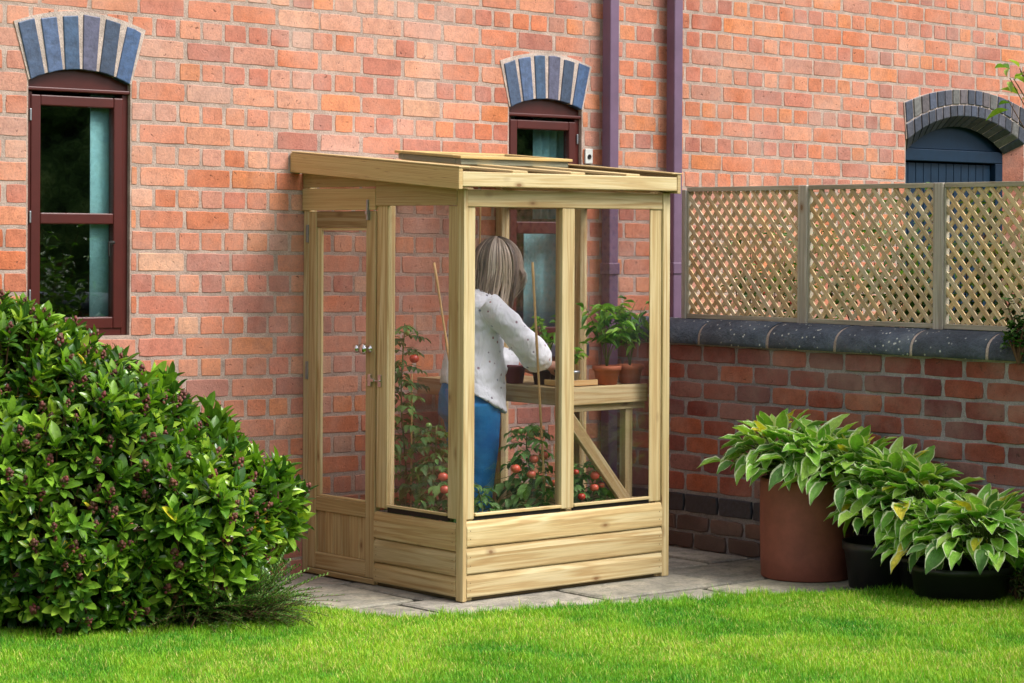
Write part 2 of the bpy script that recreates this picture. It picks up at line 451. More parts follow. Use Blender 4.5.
ms, N, Lk, b = mat('old flagstone', rough=0.85, spec=0.3)
o = obco(N); n1 = noise(N, Lk, o, 5, 7, 0.7); n2 = noise(N, Lk, o, 70, 5, 0.7); n3 = noise(N, Lk, o, 14, 4, 0.6)
c = ramp(N, Lk, n1, [(0.3, lin(112, 110, 104)), (0.5, lin(150, 146, 136)), (0.72, lin(184, 176, 158))])
c = mix(N, Lk, 1.0, c, attr(N), 'MULTIPLY')
c = mix(N, Lk, 1.0, c, ramp(N, Lk, n2, [(0.3, 0.7), (0.62, 1.08)]), 'MULTIPLY')
c = mix(N, Lk, ramp(N, Lk, n3, [(0.52, 0.0), (0.7, 0.6)]), c, lin(84, 86, 70))
Lk.new(c, b.inputs['Base Color']); bump(N, Lk, mix(N, Lk, 0.5, n1, n2), b, 0.6, 0.01)
M['flag'] = ms
M['joint'] = plain('dirt joint', lin(46, 44, 36), 1.0, 0.1, nscale=40, var=0.4, bmp=0.8)
flat('patio_bed', [(3.0, 6.0), (8.06, 5.9), (8.06, 8.56), (3.0, 8.56)], -.028, -.012, M['joint'])['kind'] = 'structure'
pb = MB()
y = 6.0; row = 0
while y < 8.5:
    h = [0.46, 0.62, 0.5, 0.58, 0.42][row % 5]; x = 3.0 + R(-.1, .1) - (row % 2) * .3
    while x < 8.03:
        w = R(0.42, 0.85); x1 = min(x + w, 8.05); y1 = min(y + h, 8.55)
        if x1 - x > .08:
            j = .013; q = [R(-.012, .012) for _ in range(8)]; z = R(-.004, .003)
            P = [(x + j + q[0], y + j + q[1]), (x1 - j + q[2], y + j + q[3]), (x1 - j + q[4], y1 - j + q[5]), (x + j + q[6], y1 - j + q[7])]
            # ragged outline
            PP = []
            for a in range(4):
                p, r_ = P[a], P[(a + 1) % 4]
                for t in np.linspace(0, 1, 7)[:-1]: PP.append((p[0] + (r_[0] - p[0]) * t + R(-.004, .004), p[1] + (r_[1] - p[1]) * t + R(-.004, .004)))
            n = len(PP); cx = sum(p[0] for p in PP) / n; cy = sum(p[1] for p in PP) / n
            zt = [z + (p[0] - cx) * R(-.004, .004) for p in PP]
            V = [[cx + (p[0] - cx) * .975, cy + (p[1] - cy) * .975, z] for p in PP] + [[p[0], p[1], z - .006] for p in PP] + [[p[0], p[1], -.02] for p in PP]
            F = [list(range(n))] + [[i + k * n, i + (k + 1) * n, (i + 1) % n + (k + 1) * n, (i + 1) % n + k * n] for k in (0, 1) for i in range(n)]
            s = R(.82, 1.12); pb.add(V, F, (s, s * R(.97, 1.0), s * R(.9, 1.0), 1))
        x = x1
        if x >= 8.03: break
    y += h; row += 1
tag(pb.build('patio', M['flag']), kind='structure')

EDGE = [(2.0, 8.5), (5.0, 8.15), (5.42, 7.80), (5.557, 7.60), (5.60, 7.34), (5.669, 7.19), (5.904, 7.12), (6.212, 7.05), (6.645, 6.87), (7.08, 6.75), (7.594, 6.54), (7.80, 6.40), (7.93, 6.10), (8.0, 5.6), (8.02, 3.0)]
ml, N, Lk, b = mat('lawn soil', rough=1.0, spec=0.1)
n1 = noise(N, Lk, obco(N), 4, 6); n2 = noise(N, Lk, obco(N), 90, 4)
c = ramp(N, Lk, n1, [(0.3, lin(66, 104, 28)), (0.7, lin(104, 132, 40))]); Lk.new(c, b.inputs['Base Color']); bump(N, Lk, n2, b, 1.0, 0.02)
flat('lawn', EDGE + [(8.02, -20), (-20, -20), (-20, 8.5)], -.02, .008, ml)['kind'] = 'structure'

def lawn_mask(X, Y):
    ex = np.array([e[0] for e in EDGE]); ey = np.array([e[1] for e in EDGE])
    # signed: inside if below the edge polyline (edge is monotone in x for x<8)
    lim = np.interp(X, ex, ey)
    return (Y < lim + 0.02 * np.sin(X * 37) + 0.012 * np.sin(X * 91))

mgr, N, Lk, b = mat('grass blade', rough=0.5, spec=0.3)
Lk.new(attr(N), b.inputs['Base Color'])
tr = N.new('ShaderNodeBsdfTranslucent'); Lk.new(attr(N), tr.inputs[0]); mx = N.new('ShaderNodeMixShader'); mx.inputs[0].default_value = .35
Lk.new(b.outputs[0], mx.inputs[1]); Lk.new(tr.outputs[0], mx.inputs[2]); Lk.new(mx.outputs[0], N['Material Output'].inputs[0])

def vnoise(X, Y, s, seed):
    r_ = np.random.default_rng(seed); g_ = r_.random((64, 64))
    x = (X * s) % 63; y = (Y * s) % 63; xi = x.astype(int); yi = y.astype(int); fx = x - xi; fy = y - yi
    fx = fx * fx * (3 - 2 * fx); fy = fy * fy * (3 - 2 * fy)
    return (g_[xi, yi] * (1 - fx) * (1 - fy) + g_[xi + 1, yi] * fx * (1 - fy) + g_[xi, yi + 1] * (1 - fx) * fy + g_[xi + 1, yi + 1] * fx * fy)

def grass():
    n = 700000
    F_ = rng.uniform(6.6, 9.9, n); Lr = rng.uniform(-2.75, 2.75, n)
    X = F_ * math.sin(TH) + Lr * math.cos(TH); Y = F_ * math.cos(TH) - Lr * math.sin(TH)
    k = lawn_mask(X, Y) & (X < 8.0)
    X = X[k]; Y = Y[k]; n = len(X)
    p1 = vnoise(X, Y, 2.2, 1); p2 = vnoise(X, Y, 7, 2); p3 = vnoise(X, Y, 19, 3)
    pt = p1 * .5 + p2 * .3 + p3 * .2
    h = (0.010 + 0.018 * rng.random(n) ** 1.6) * (0.65 + .8 * p2)
    lim_ = np.interp(X, [e[0] for e in EDGE], [e[1] for e in EDGE]); h = h * (1 + 1.1 * np.exp(-np.clip(lim_ - Y, 0, 9) / .05) * rng.random(n))
    a = rng.uniform(0, 2 * np.pi, n); lean = rng.uniform(.1, .95, n) * h
    dx = np.cos(a); dy = np.sin(a); w = rng.uniform(.0009, .0017, n)
    z0 = np.full(n, .006)
    px, py = -dy * w, dx * w
    V = np.zeros((n, 5, 3))
    V[:, 0] = np.stack([X - px, Y - py, z0], 1); V[:, 1] = np.stack([X + px, Y + py, z0], 1)
    mxx = X + dx * lean * .35; myy = Y + dy * lean * .35
    V[:, 2] = np.stack([mxx + px * .8, myy + py * .8, z0 + h * .6], 1); V[:, 3] = np.stack([mxx - px * .8, myy - py * .8, z0 + h * .6], 1)
    V[:, 4] = np.stack([X + dx * lean, Y + dy * lean, z0 + h], 1)
    base = np.arange(n)[:, None] * 5
    A = lin(114, 186, 36); B = lin(172, 208, 52); D = lin(66, 144, 36); T = lin(216, 206, 120)
    t = np.clip(pt * 2.0 - .5 + rng.normal(0, .17, n), 0, 1)[:, None]
    col = D * (1 - t) + B * t
    col = np.where((rng.random(n) < .28)[:, None], A, col)
    dry = (rng.random(n) < .05 + .10 * (p1 > .62))[:, None]
    col = np.where(dry, T, col)
    C = np.repeat(col, 5, axis=0)
    mb = MB(); Vf = V.reshape(-1, 3)
    mb.add(Vf, base + np.array([[0, 1, 2, 3]]), C)
    tri = base + np.array([[3, 2, 4]])
    mb.loops.append(tri.reshape(-1)); mb.sizes.append(np.full(n, 3)); mb.C.append(C[tri.reshape(-1)]); mb.U.append(np.zeros((3 * n, 2))); mb.SM.append(np.full(n, False))
    return mb.build('grass', mgr)
tag(grass(), 'short mown green grass of the garden lawn', 'grass', kind='stuff')

# ------------------------------------------------------------------ brick house
YW = 8.553
house = empty('brick_house', (6.5, YW, 0), 0, 'orange red brick house wall with mahogany windows and blue brick arches', 'house')

def brick_face(mb, u0, u1, v0, v1, place, col, depth=.0035, proud=0.0, jit=.0013, rad=.0035):
    """one weathered brick: outline in u (along wall) and v (up); place(u,v,d)->xyz with d outwards"""
    pts = []
    nu = max(2, int((u1 - u0) / .045)); nv = 2
    for i in range(nu): pts.append((u0 + (u1 - u0) * i / nu, v0))
    for i in range(nv): pts.append((u1, v0 + (v1 - v0) * i / nv))
    for i in range(nu): pts.append((u1 - (u1 - u0) * i / nu, v1))
    for i in range(nv): pts.append((u0, v1 - (v1 - v0) * i / nv))
    cu = (u0 + u1) / 2; cv = (v0 + v1) / 2
    Q = []
    for (u, v) in pts:
        corner = (abs(u - u0) < 1e-6 or abs(u - u1) < 1e-6) and (abs(v - v0) < 1e-6 or abs(v - v1) < 1e-6)
        r_ = rad * R(.4, 1.2) if corner else 0
        uu = u + (r_ if u < cu else -r_) * (1 if corner else 0) + R(-jit, jit)
        vv = v + (r_ if v < cv else -r_) * .6 * (1 if corner else 0) + R(-jit, jit)
        Q.append((uu, vv))
    n = len(Q); tilt = R(-.001, .001)
    def ring(k, d): return [place(cu + (u - cu) * (1 - k / max(.03, (u1 - u0) / 2)), cv + (v - cv) * (1 - k / ((v1 - v0) / 2)), d + tilt * (u - cu) * 10) for u, v in Q]
    V = ring(0, -depth) + ring(0.0008, proud - .0035) + ring(.004, proud) + [place(cu, cv, proud + R(-.001, .001))]
    F = [[i + k * n, (i + 1) % n + k * n, (i + 1) % n + (k + 1) * n, i + (k + 1) * n] for k in (0, 1) for i in range(n)]
    F += [[i + 2 * n, (i + 1) % n + 2 * n, 3 * n] for i in range(n)]
    mb.add(V, F, col, smooth=False)

PAL = [(lin(196, 116, 80), 3.4), (lin(194, 122, 94), 3.8), (lin(186, 114, 94), 2.8), (lin(204, 138, 108), 2.0), (lin(204, 128, 84), 1.6),
       (lin(184, 128, 110), 1.1), (lin(170, 108, 94), .8), (lin(204, 156, 128), .22), (lin(184, 140, 120), .2)]
def pick(pal, k=1.0):
    t = random.random() * sum(w for _, w in pal)
    for c, w in pal:
        t -= w
        if t <= 0: break
    c = np.array(c) * R(.90, 1.08) * np.array([.96, .915, .86, 1]); c[3] = 1; c[:3] = np.clip(c[:3] * k, 0, .95); return c
def sub_iv(iv, cuts):
    out = [iv]
    for a, b in cuts:
        nx = []
        for p, q in out:
            if b <= p or a >= q: nx.append((p, q)); continue
            if a > p: nx.append((p, a))
            if b < q: nx.append((b, q))
        out = nx
    return [(p, q) for p, q in out if q - p > .022]

W1 = (4.712, 5.203, 1.10, 2.174, 2.230); W2 = (7.346, 7.830, 1.00, 2.166, 2.218); DR = (10.358, 11.462, -.1, 2.10, 2.255)
def arch_top(o, x):   # intrados height
    xc = (o[0] + o[1]) / 2; hw = (o[1] - o[0]) / 2; rise = o[4] - o[3]
    rr = (hw * hw + rise * rise) / (2 * rise)
    t = max(0, rr * rr - (x - xc) ** 2)
    return o[4] - rr + math.sqrt(t)
def wall_bricks():
    mb = MB(); c = .0925; place = lambda u, v, d: [u, YW - d, v - .0125 * (u - 6)]
    for k in range(-16, 26):
        z0 = 1.3588 + k * c; st = (k % 2 == 0)
        pitch = .24 if st else .12; ph = 5.481 if st else 5.441
        i0 = int((2.4 - ph) / pitch); i1 = int((14.5 - ph) / pitch)
        for i in range(i0, i1):
            a = ph + i * pitch + R(-.004, .004); b_ = ph + (i + 1) * pitch + R(-.004, .004)
            g2 = R(.0040, .0056); a += g2; b_ -= g2
            sh = -.0125 * ((a + b_) / 2 - 6)
            zl = z0 + .0055 + R(-.001, .0015); zh = z0 + c - .0055 + R(-.0015, .001)
            cuts = []
            for o in (W1, W2, DR):
                if zh + sh > o[2] and zl + sh < o[4] and b_ > o[0] - .3 and a < o[1] + .3:
                    zt = max(zl + sh, o[3])
                    if zl + sh < o[3]: cuts.append((o[0] - .004, o[1] + .004))
                    else:
                        xc = (o[0] + o[1]) / 2; hw = (o[1] - o[0]) / 2
                        cuts.append((o[0] - .004, o[1] + .004))
            for p, q in sub_iv((a, b_), cuts):
                col = pick(PAL)
                # paler, limewashed bricks high on the left; deeper reds behind and below
                hz = (z0 - 1.9) * .5
                if p < 7 and R(0, 1) < hz + .25: col[:3] = col[:3] * .6 + lin(206, 168, 146)[:3] * .4
                brick_face(mb, p, q, zl, zh, place, col, proud=R(-.0006, .0010), jit=.0016)
    return mb.build('brickwork', M['brick'], house)
wall_bricks()
# mortar body of the wall, with real openings
mb = MB()
def wallbox(x0, x1, z0, z1, y0=YW + .0018, y1=YW + .30): mb.box((x0, y0, z0), (x1, y1, z1))
xs = [2.0, W1[0], W1[1], W2[0], W2[1], DR[0], DR[1], 15.0]
wallbox(xs[0], xs[1], -.2, 3.8); wallbox(xs[2], xs[3], -.2, 3.8); wallbox(xs[4], xs[5], -.2, 3.8); wallbox(xs[6], xs[7], -.2, 3.8)
for o in (W1, W2, DR):
    wallbox(o[0], o[1], o[4] + .002, 3.8)
    if o[2] > 0: wallbox(o[0], o[1], -.2, o[2])
mb.build('wall', M['mortar'], house)

def arch(o, thick, nb, name, bw=.066, gapc=None, proud=.008, extra=.03, cols=None, fixw=True, depth=.10):
    """segmental arch ring: mortar fan + voussoirs. returns objects"""
    xc = (o[0] + o[1]) / 2; hw = (o[1] - o[0]) / 2; rise = o[4] - o[3]
    rr = (hw * hw + rise * rise) / (2 * rise); zc = o[4] - rr
    amax = math.asin(hw / rr)
    return xc, zc, rr, amax

def fan_seg(mb, xc, zc, r0, r1, a0, a1, y0, y1, col, n=2, flare=0.0, jit=0):
    """solid wedge between radii and angles (angle from vertical), y0 front y1 back"""
    A = np.linspace(a0, a1, n + 1)
    V = []
    for yy in (y0, y1):
        for r_ in (r0, r1):
            for a in A:
                am = (a0 + a1) / 2
                aa = am + (a - am) * (1 + (flare if r_ == r1 else 0))
                V.append([xc + r_ * math.sin(aa) + R(-jit, jit), yy, zc + r_ * math.cos(aa) + R(-jit, jit)])
    k = n + 1
    F = []
    for i in range(n):
        F.append([i, i + 1, k + i + 1, k + i])                          # front
        F.append([2 * k + i, 3 * k + i, 3 * k + i + 1, 2 * k + i + 1])  # back
        F.append([i, 2 * k + i, 2 * k + i + 1, i + 1])                  # soffit
        F.append([k + i, k + i + 1, 3 * k + i + 1, 3 * k + i])          # top
    F.append([0, k, 3 * k, 2 * k]); F.append([n, 2 * k + n, 3 * k + n, k + n])
    mb.add(V, F, col)

BL = [lin(62, 78, 104), lin(72, 90, 122), lin(56, 78, 106), lin(82, 82, 104), lin(52, 66, 88), lin(60, 84, 120)]
def curved(mb, fn, s0a, s1a, s0b, s1b, t0, t1, y0, y1, col, n=2, jit=0.0):
    """slab between s-range at the bottom (a) and at the top (b) of an arch mapping fn(s, t) -> x, z"""
    V = []
    for yy in (y0, y1):
        for t, a, b_ in ((t0, s0a, s1a), (t1, s0b, s1b)):
            for q in np.linspace(a, b_, n + 1):
                x, z = fn(q, t); V.append([x + R(-jit, jit), yy, z + R(-jit, jit)])
    k = n + 1; F = []
    for i in range(n):
        F += [[i, i + 1, k + i + 1, k + i], [2 * k + i, 3 * k + i, 3 * k + i + 1, 2 * k + i + 1], [i, 2 * k + i, 2 * k + i + 1, i + 1], [k + i, k + i + 1, 3 * k + i + 1, 3 * k + i]]
    F += [[0, k, 3 * k, 2 * k], [n, 2 * k + n, 3 * k + n, k + n]]
    mb.add(V, F, col)
for o, hwt, ztc, drop in ((W1, .312, 2.462, .060), (W2, .300, 2.432, .052)):
    xc = (o[0] + o[1]) / 2; hw = (o[1] - o[0]) / 2
    def fn(q, t, o=o, xc=xc, hw=hw, hwt=hwt, ztc=ztc, drop=drop):
        qq = max(-1.0, min(1.0, q)); ex = q - qq
        xb, zb_ = xc + hw * qq, arch_top(o, xc + hw * qq); xt, zt_ = xc + hwt * qq, ztc - drop * qq * qq
        return xb + (xt - xb) * t + ex * .26, zb_ + (zt_ - zb_) * t
    root = MB(); curved(root, fn, -1.0, 1.0, -1.005, 1.005, .003, 1.05, YW - .004, YW + .11, (1, 1, 1, 1), 18)
    ar = root.build('arch', M['archmortar'], house)
    for i in range(6):
        m0 = -1 + (i + .5) / 3; wb = .135 + R(-.006, .006); wt = .122 + R(-.01, .012)
        v = MB(); curved(v, fn, m0 - wb, m0 + wb, m0 - wt + R(-.01, .01), m0 + wt, -.01, 1.0 + R(-.04, .01), YW - .010, YW + .10, BL[i] * [1, 1, 1, 1], 2, .002)
        q = v.build('arch_brick', M['blue'], None, bevel=.004, segs=2); q.parent = ar
# parts under an arch: arch mesh has world-space vertices and carries the house's inverse, so children need none

# doorway arch: two rings, deep soffit
xc = (DR[0] + DR[1]) / 2; hw = (DR[1] - DR[0]) / 2; rise = DR[4] - DR[3]
rr = (hw * hw + rise * rise) / (2 * rise); zc = DR[4] - rr; am = math.asin(hw / rr)
def fn(q, t):
    qq = max(-1.0, min(1.0, q)); ex = q - qq
    xb, zb_ = xc + hw * qq, arch_top(DR, xc + hw * qq); xt, zt_ = xc + (hw + .022) * qq, 2.410 - .100 * qq * qq
    return xb + (xt - xb) * t + ex * .5, zb_ + (zt_ - zb_) * t
v = MB(); curved(v, fn, -1.004, 1.004, -1.004, 1.004, .01, 1.01, YW - .006, YW + .08, (1, 1, 1, 1), 24)
ar = v.build('arch', M['archmortar'], house)
DB = [lin(58, 62, 76), lin(72, 72, 84), lin(50, 54, 68), lin(88, 80, 84), lin(64, 70, 88), lin(96, 94, 92)]
for (t0, t1, n, yb, cant) in ((0, .41, 17, YW + .075, .062), (.455, 1.0, 16, YW + .05, 0)):
    for i in range(n):
        a = -1 + (i + .5) * 2 / n; wd = .87 / n
        v = MB(); curved(v, fn, a - wd, a + wd, a - wd, a + wd, t0, t1, YW - .012 - R(0, .003), yb, random.choice(DB) * R(.8, 1.15), 1, .001)
        if cant:                                  # splayed underside: the back edge hangs lower than the front
            for q in (6, 7) if False else range(len(v.V[0])):
                p = v.V[0][q]
                if p[1] > YW + .03 and q in (4, 5): p[0] -= .09 * (p[0] - xc) / hw; p[2] -= cant
        q = v.build('arch_brick', M['blue'], None, bevel=.003, segs=1); q.parent = ar
v = MB(); V = []
for yy, c_ in ((YW - .004, 0), (YW + .074, 1)):
    for q in np.linspace(-1, 1, 25):
        x, z = fn(q, 0); V.append([x - c_ * .088 * q, yy, z + .002 - c_ * .058])
v.add(V, [[i, i + 1, 26 + i, 25 + i] for i in range(24)]); q = v.build('soffit_mortar', M['archmortar'], None); q.parent = ar
v = MB(); v.add([[DR[1] + .001, YW - .001, -.1], [DR[1] - .092, YW + .085, -.1], [DR[1] + .001, YW + .085, -.1], [DR[1] + .001, YW - .001, 2.10], [DR[1] - .092, YW + .085, 2.05], [DR[1] + .001, YW + .085, 2.05]],
               [[0, 1, 4, 3], [0, 3, 5, 2], [1, 2, 5, 4], [3, 4, 5], [0, 2, 1]], lin(190, 120, 98)); v.build('door_jamb', M['brick'], house)

# door behind the arch
dY = YW + .115
door = MB()
nb = 13; x = DR[0] + .02
bwid = (DR[1] - DR[0] - .04 - .15) / nb
for i in range(nb):
    door.box((DR[0] + .02 + i * bwid + .001, dY, -.05), (DR[0] + .02 + (i + 1) * bwid - .003, dY + .03, 1.975))
door.box((DR[0] + .02, dY + .012, -.05), (DR[1] - .165, dY + .035, 1.975))
dr = door.build('door', M['navy'], house, bevel=.003)
tag(dr, 'dark navy boarded door under the wide arch')
f = MB(); f.box((DR[0], dY - .03, 1.985), (DR[1], dY + .05, 2.055)); f.box((DR[1] - .16, dY - .03, -.05), (DR[1], dY + .05, 1.983))
xsn = np.linspace(DR[0], DR[1], 17); V = []
for yy in (dY - .005, dY + .05):
    for xx in xsn: V.append([xx, yy, 2.057])
    for xx in xsn: V.append([xx, yy, arch_top(DR, xx) + .01])
n = 17; F = []
for i in range(16): F += [[i, i + 1, n + i + 1, n + i], [2 * n + i, 3 * n + i, 3 * n + i + 1, 2 * n + i + 1], [i, 2 * n + i, 2 * n + i + 1, i + 1]]
f.add(V, F); q = f.build('door_frame', M['navy'], None, bevel=.004); q.parent = dr
f = MB(); f.box((10.2, YW + .31, -.2), (11.5, YW + .33, 2.6)); f.build('door_backing', M['dark'], house)

def window(o, name_label, pane_tr, tr, lowfrost=False, hinge_left=True):
    x0, x1, z0, zs, zc_ = o[0], o[1], o[2], o[3] - .030, o[4]
    yF = YW + .022
    root = MB()
    fw = .030
    root.box((x0, yF, z0), (x0 + fw, yF + .07, zs - .012)); root.box((x1 - fw, yF, z0), (x1, yF + .07, zs - .012))
    root.box((x0 + fw, yF + .001, z0), (x1 - fw, yF + .07, z0 + .04))
    xsn = np.linspace(x0, x1, 17); V = []; n = 17
    for yy in (yF + .004, yF + .07):
        for xx in xsn: V.append([xx, yy, zs - .012])
        for xx in xsn: V.append([xx, yy, arch_top(o, xx) + .006])
    F = []
    for i in range(16): F += [[i, i + 1, n + i + 1, n + i], [2 * n + i, 3 * n + i, 3 * n + i + 1, 2 * n + i + 1], [n + i, n + i + 1, 3 * n + i + 1, 3 * n + i], [i, 2 * n + i, 2 * n + i + 1, i + 1]]
    root.add(V, F)
    w = root.build('window', M['mahog'], house, bevel=.003)
    tag(w, name_label)
    def sub(name, mb_, m, bev=.002):
        q = mb_.build(name, m, None, bevel=bev); q.parent = w; return q
    m_ = MB(); m_.box((x0 - .004, yF - .016, zs - .012), (x1 + .004, yF + .003, zs + .004)); sub('drip_mould', m_, M['mahog'], .004)
    # casement
    cy = yF - .006; a, b_ = x0 + .022, x1 - .026; top = zs - .028; bot = z0 + .03
    sw = .046
    cs = MB(); cs.box((a, cy, bot), (a + sw, cy + .045, top)); cs.box((b_ - sw, cy, bot), (b_, cy + .045, top))
    cs.box((a + sw, cy + .001, top - .045), (b_ - sw, cy + .045, top)); cs.box((a + sw, cy + .001, tr[0]), (b_ - sw, cy + .045, tr[1]))
    cs.box((a + sw, cy + .001, bot), (b_ - sw, cy + .045, bot + .05))
    sub('casement', cs, M['mahog'], .005)
    for (p, q_) in ((bot + .05, tr[0]), (tr[1], top - .045)):
        gl = MB(); gl.box((a + sw + .001, cy + .022, p), (b_ - sw - .001, cy + .026, q_)); sub('pane', gl, M['frost'] if (lowfrost) else M['wglass'], 0)
    for hz in ((tr[0] + tr[1]) / 2 - .02, top - .11, bot + .12):
        hg = MB(); hx = (x0 + .014) if hinge_left else (x1 - .022)
        hg.box((hx, cy - .006, hz), (hx + .008, cy + .004, hz + .05)); sub('hinge', hg, M['galv'], .002)
    return w
mfr, N, Lk, b = mat('obscured glass', (0.30, 0.38, 0.38, 1), 0.12, 0.6)
vv = N.new('ShaderNodeTexVoronoi'); vv.inputs['Scale'].default_value = 38; Lk.new(obco(N), vv.inputs['Vector'])
n1 = noise(N, Lk, obco(N), 4, 3)
Lk.new(ramp(N, Lk, n1, [(0.35, (0.035, 0.05, 0.05, 1)), (0.65, (0.17, 0.22, 0.24, 1))]), b.inputs['Base Color'])
bump(N, Lk, vv.outputs['Distance'], b, 0.35, 0.006)
M['frost'] = mfr
w1 = window(W1, 'tall mahogany window with pale blue curtain, above the shrub', .3, (1.575, 1.622))
w2 = window(W2, 'mahogany window partly hidden behind the greenhouse roof', .3, (1.545, 1.605), lowfrost=False, hinge_left=False)
f = MB(); f.box((5.112, YW - .006, 1.49), (5.124, YW + .014, 1.505)); f.box((5.090, YW - .012, 1.492), (5.124, YW - .005, 1.502)); f.box((5.090, YW - .012, 1.44), (5.098, YW - .005, 1.502)); q = f.build('handle', M['matt_black'], None, bevel=.003); q.parent = w1
# rooms behind the windows (hollow)
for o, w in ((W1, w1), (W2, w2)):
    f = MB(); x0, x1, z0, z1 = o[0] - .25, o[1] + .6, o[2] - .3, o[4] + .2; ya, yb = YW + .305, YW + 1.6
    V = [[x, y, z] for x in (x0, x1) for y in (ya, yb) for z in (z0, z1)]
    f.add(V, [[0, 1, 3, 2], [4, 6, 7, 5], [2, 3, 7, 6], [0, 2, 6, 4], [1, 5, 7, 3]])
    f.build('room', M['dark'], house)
def curtain(x0, x1, z0, z1, yb, w, folds, m=None):
    f = MB(); n = 40; V = []
    for zz in (z0, z1):
        for i in range(n + 1):
            t = i / n; V.append([x0 + (x1 - x0) * t, yb + .012 * math.sin(t * folds * 6.283), zz])
    F = [[i, i + 1, n + 2 + i, n + 1 + i] for i in range(n)]
    f.add(V, F, smooth=True); q = f.build('curtain', m or M['curtain'], None); q.parent = w
    q.modifiers.new('s', 'SOLIDIFY').thickness = .003
curtain(5.045, 5.17, 1.05, 2.13, YW + .065, w1, .35)
curtain(7.62, 7.83, 1.62, 2.13, YW + .13, w2, 4)
curtain(7.42, 7.52, 1.62, 2.13, YW + .16, w2, 2)
curtain(7.56, 7.83, 1.0, 1.56, YW + .13, w2, 2)
f = MB(); f.box((W2[0] - .03, YW - .035, .93), (W2[1] + .03, YW + .02, .998)); f.C[0][:] = lin(60, 66, 78); f.build('window_sill', M['blue'], house, bevel=.008)
f = MB(); f.box((7.845, YW - .012, 1.90), (7.895, YW - .002, 1.975)); pl = f.build('wall_tag', M['white'], house, bevel=.003)
f = MB(); lathe(f, [(.012, 0), (.012, .004), (.006, .004), (.006, 0)], (0, 0, 0), 16)
for i in range(len(f.V)): f.V[i] = f.V[i][:, [0, 2, 1]] * [1, -1, 1] + [7.87, YW - .012, 1.935]
q = f.build('tag_dial', M['blackp'], None); q.parent = pl

def pipe(x0, ztop=4.2):
    p = MB(); p.box((x0, YW - .085, -.02), (x0 + .062, YW - .024, ztop)); 
    o = p.build('downpipe', M['pipe'], house, bevel=.006, segs=3)
    for z in (1.34, 2.95):
        b_ = MB(); b_.box((x0 - .006, YW - .091, z), (x0 + .068, YW - .018, z + .06))
        q = b_.build('bracket', M['pipe'], None, bevel=.005); q.parent = o
    tag(o, 'square purple downpipe'); return o
pipe(7.945); pipe(8.40)

# ------------------------------------------------------------------ garden wall with coping
XG = 8.051
gw = empty('garden_wall', (XG, 7, 0), 0, 'low dark red brick garden wall with curved slate coping', 'wall')
GP = [(lin(144, 74, 60), 3), (lin(128, 64, 60), 3), (lin(128, 70, 70), 2.2), (lin(166, 94, 68), 2), (lin(114, 64, 68), 1.3), (lin(144, 98, 94), .7)]
mb = MB(); place = lambda u, v, d: [XG - d, u, v]
Y0, Y1 = 0.6, 8.55
for k in range(0, 8):
    z0 = .9166 - .0899 * k; z1 = z0 + .0899
    if k == 7: z0 = .279
    ph = 7.917 if k % 2 == 0 else 7.803
    i = 20
    for i in range(-33, 4):
        a = ph + i * .228; b_ = a + .228; g2 = R(.0045, .0065)
        a += g2; b_ -= g2
        a = max(a, Y0); b_ = min(b_, Y1)
        if b_ - a < .03: continue
        brick_face(mb, a, b_, z0 + .005 + R(-.001, .001), min(z1 - .0055, 1.0) + R(-.0015, .001), place, pick(GP), depth=.008, proud=R(-.003, .0035), jit=.002, rad=.007)
for k, (z0, z1) in enumerate(((.085, .165), (.0, .082))):
    for i in range(-33, 4):
        a = 7.86 + k * .11 + i * .228 + .005; b_ = a + .216
        a = max(a, Y0); b_ = min(b_, Y1)
        if b_ - a < .03: continue
        brick_face(mb, a, b_, z0 + .004, z1 - .004, place, pick(GP, .75), proud=.006 + R(-.003, .004), jit=.004, rad=.006)
mb.build('brickwork', M['gbrick'], gw)
mb = MB()
for i in range(-33, 4):
    a = 7.8 + i * .228 + .004; b_ = a + .22
    a = max(a, Y0); b_ = min(b_, Y1)
    if b_ - a < .03: continue
    brick_face(mb, a, b_, .180, .268, place, lin(38, 42, 54) * R(.7, 1.3), proud=.010, jit=.002, rad=.006)
mb.build('blue_brick_band', M['blue'], gw)
mb = MB(); mb.box((XG + .0045, Y0, -.05), (XG + .215, YW - .001, 1.004)); mb.build('wall_core', M['gmortar'], gw)
mc, N, Lk, b = mat('slate coping', rough=0.88, spec=0.35)
o = obco(N); n1 = noise(N, Lk, o, 7, 6, 0.7); n2 = noise(N, Lk, o, 60, 4)
c = ramp(N, Lk, n1, [(0.3, lin(58, 64, 74)), (0.55, lin(84, 92, 104)), (0.75, lin(112, 118, 124))])
vo = N.new('ShaderNodeTexVoronoi'); vo.inputs['Scale'].default_value = 34; Lk.new(o, vo.inputs['Vector'])
n3 = noise(N, Lk, o, 2.6, 3)
c = mix(N, Lk, 1.0, c, attr(N), 'MULTIPLY')
lm = mix(N, Lk, 1.0, ramp(N, Lk, vo.outputs['Distance'], [(0.12, 1.0), (0.2, 0.0)]), ramp(N, Lk, n3, [(0.44, 0.0), (0.52, 1.0)]), 'MULTIPLY')
c = mix(N, Lk, lm, c, lin(196, 198, 192))
n6 = noise(N, Lk, o, 22, 2); 
c = mix(N, Lk, ramp(N, Lk, n6, [(0.73, 0.0), (0.75, 0.9)]), c, lin(205, 205, 200))
Lk.new(c, b.inputs['Base Color']); bump(N, Lk, mix(N, Lk, .5, n1, n2), b, 1.0, 0.02)
M['coping'] = mc
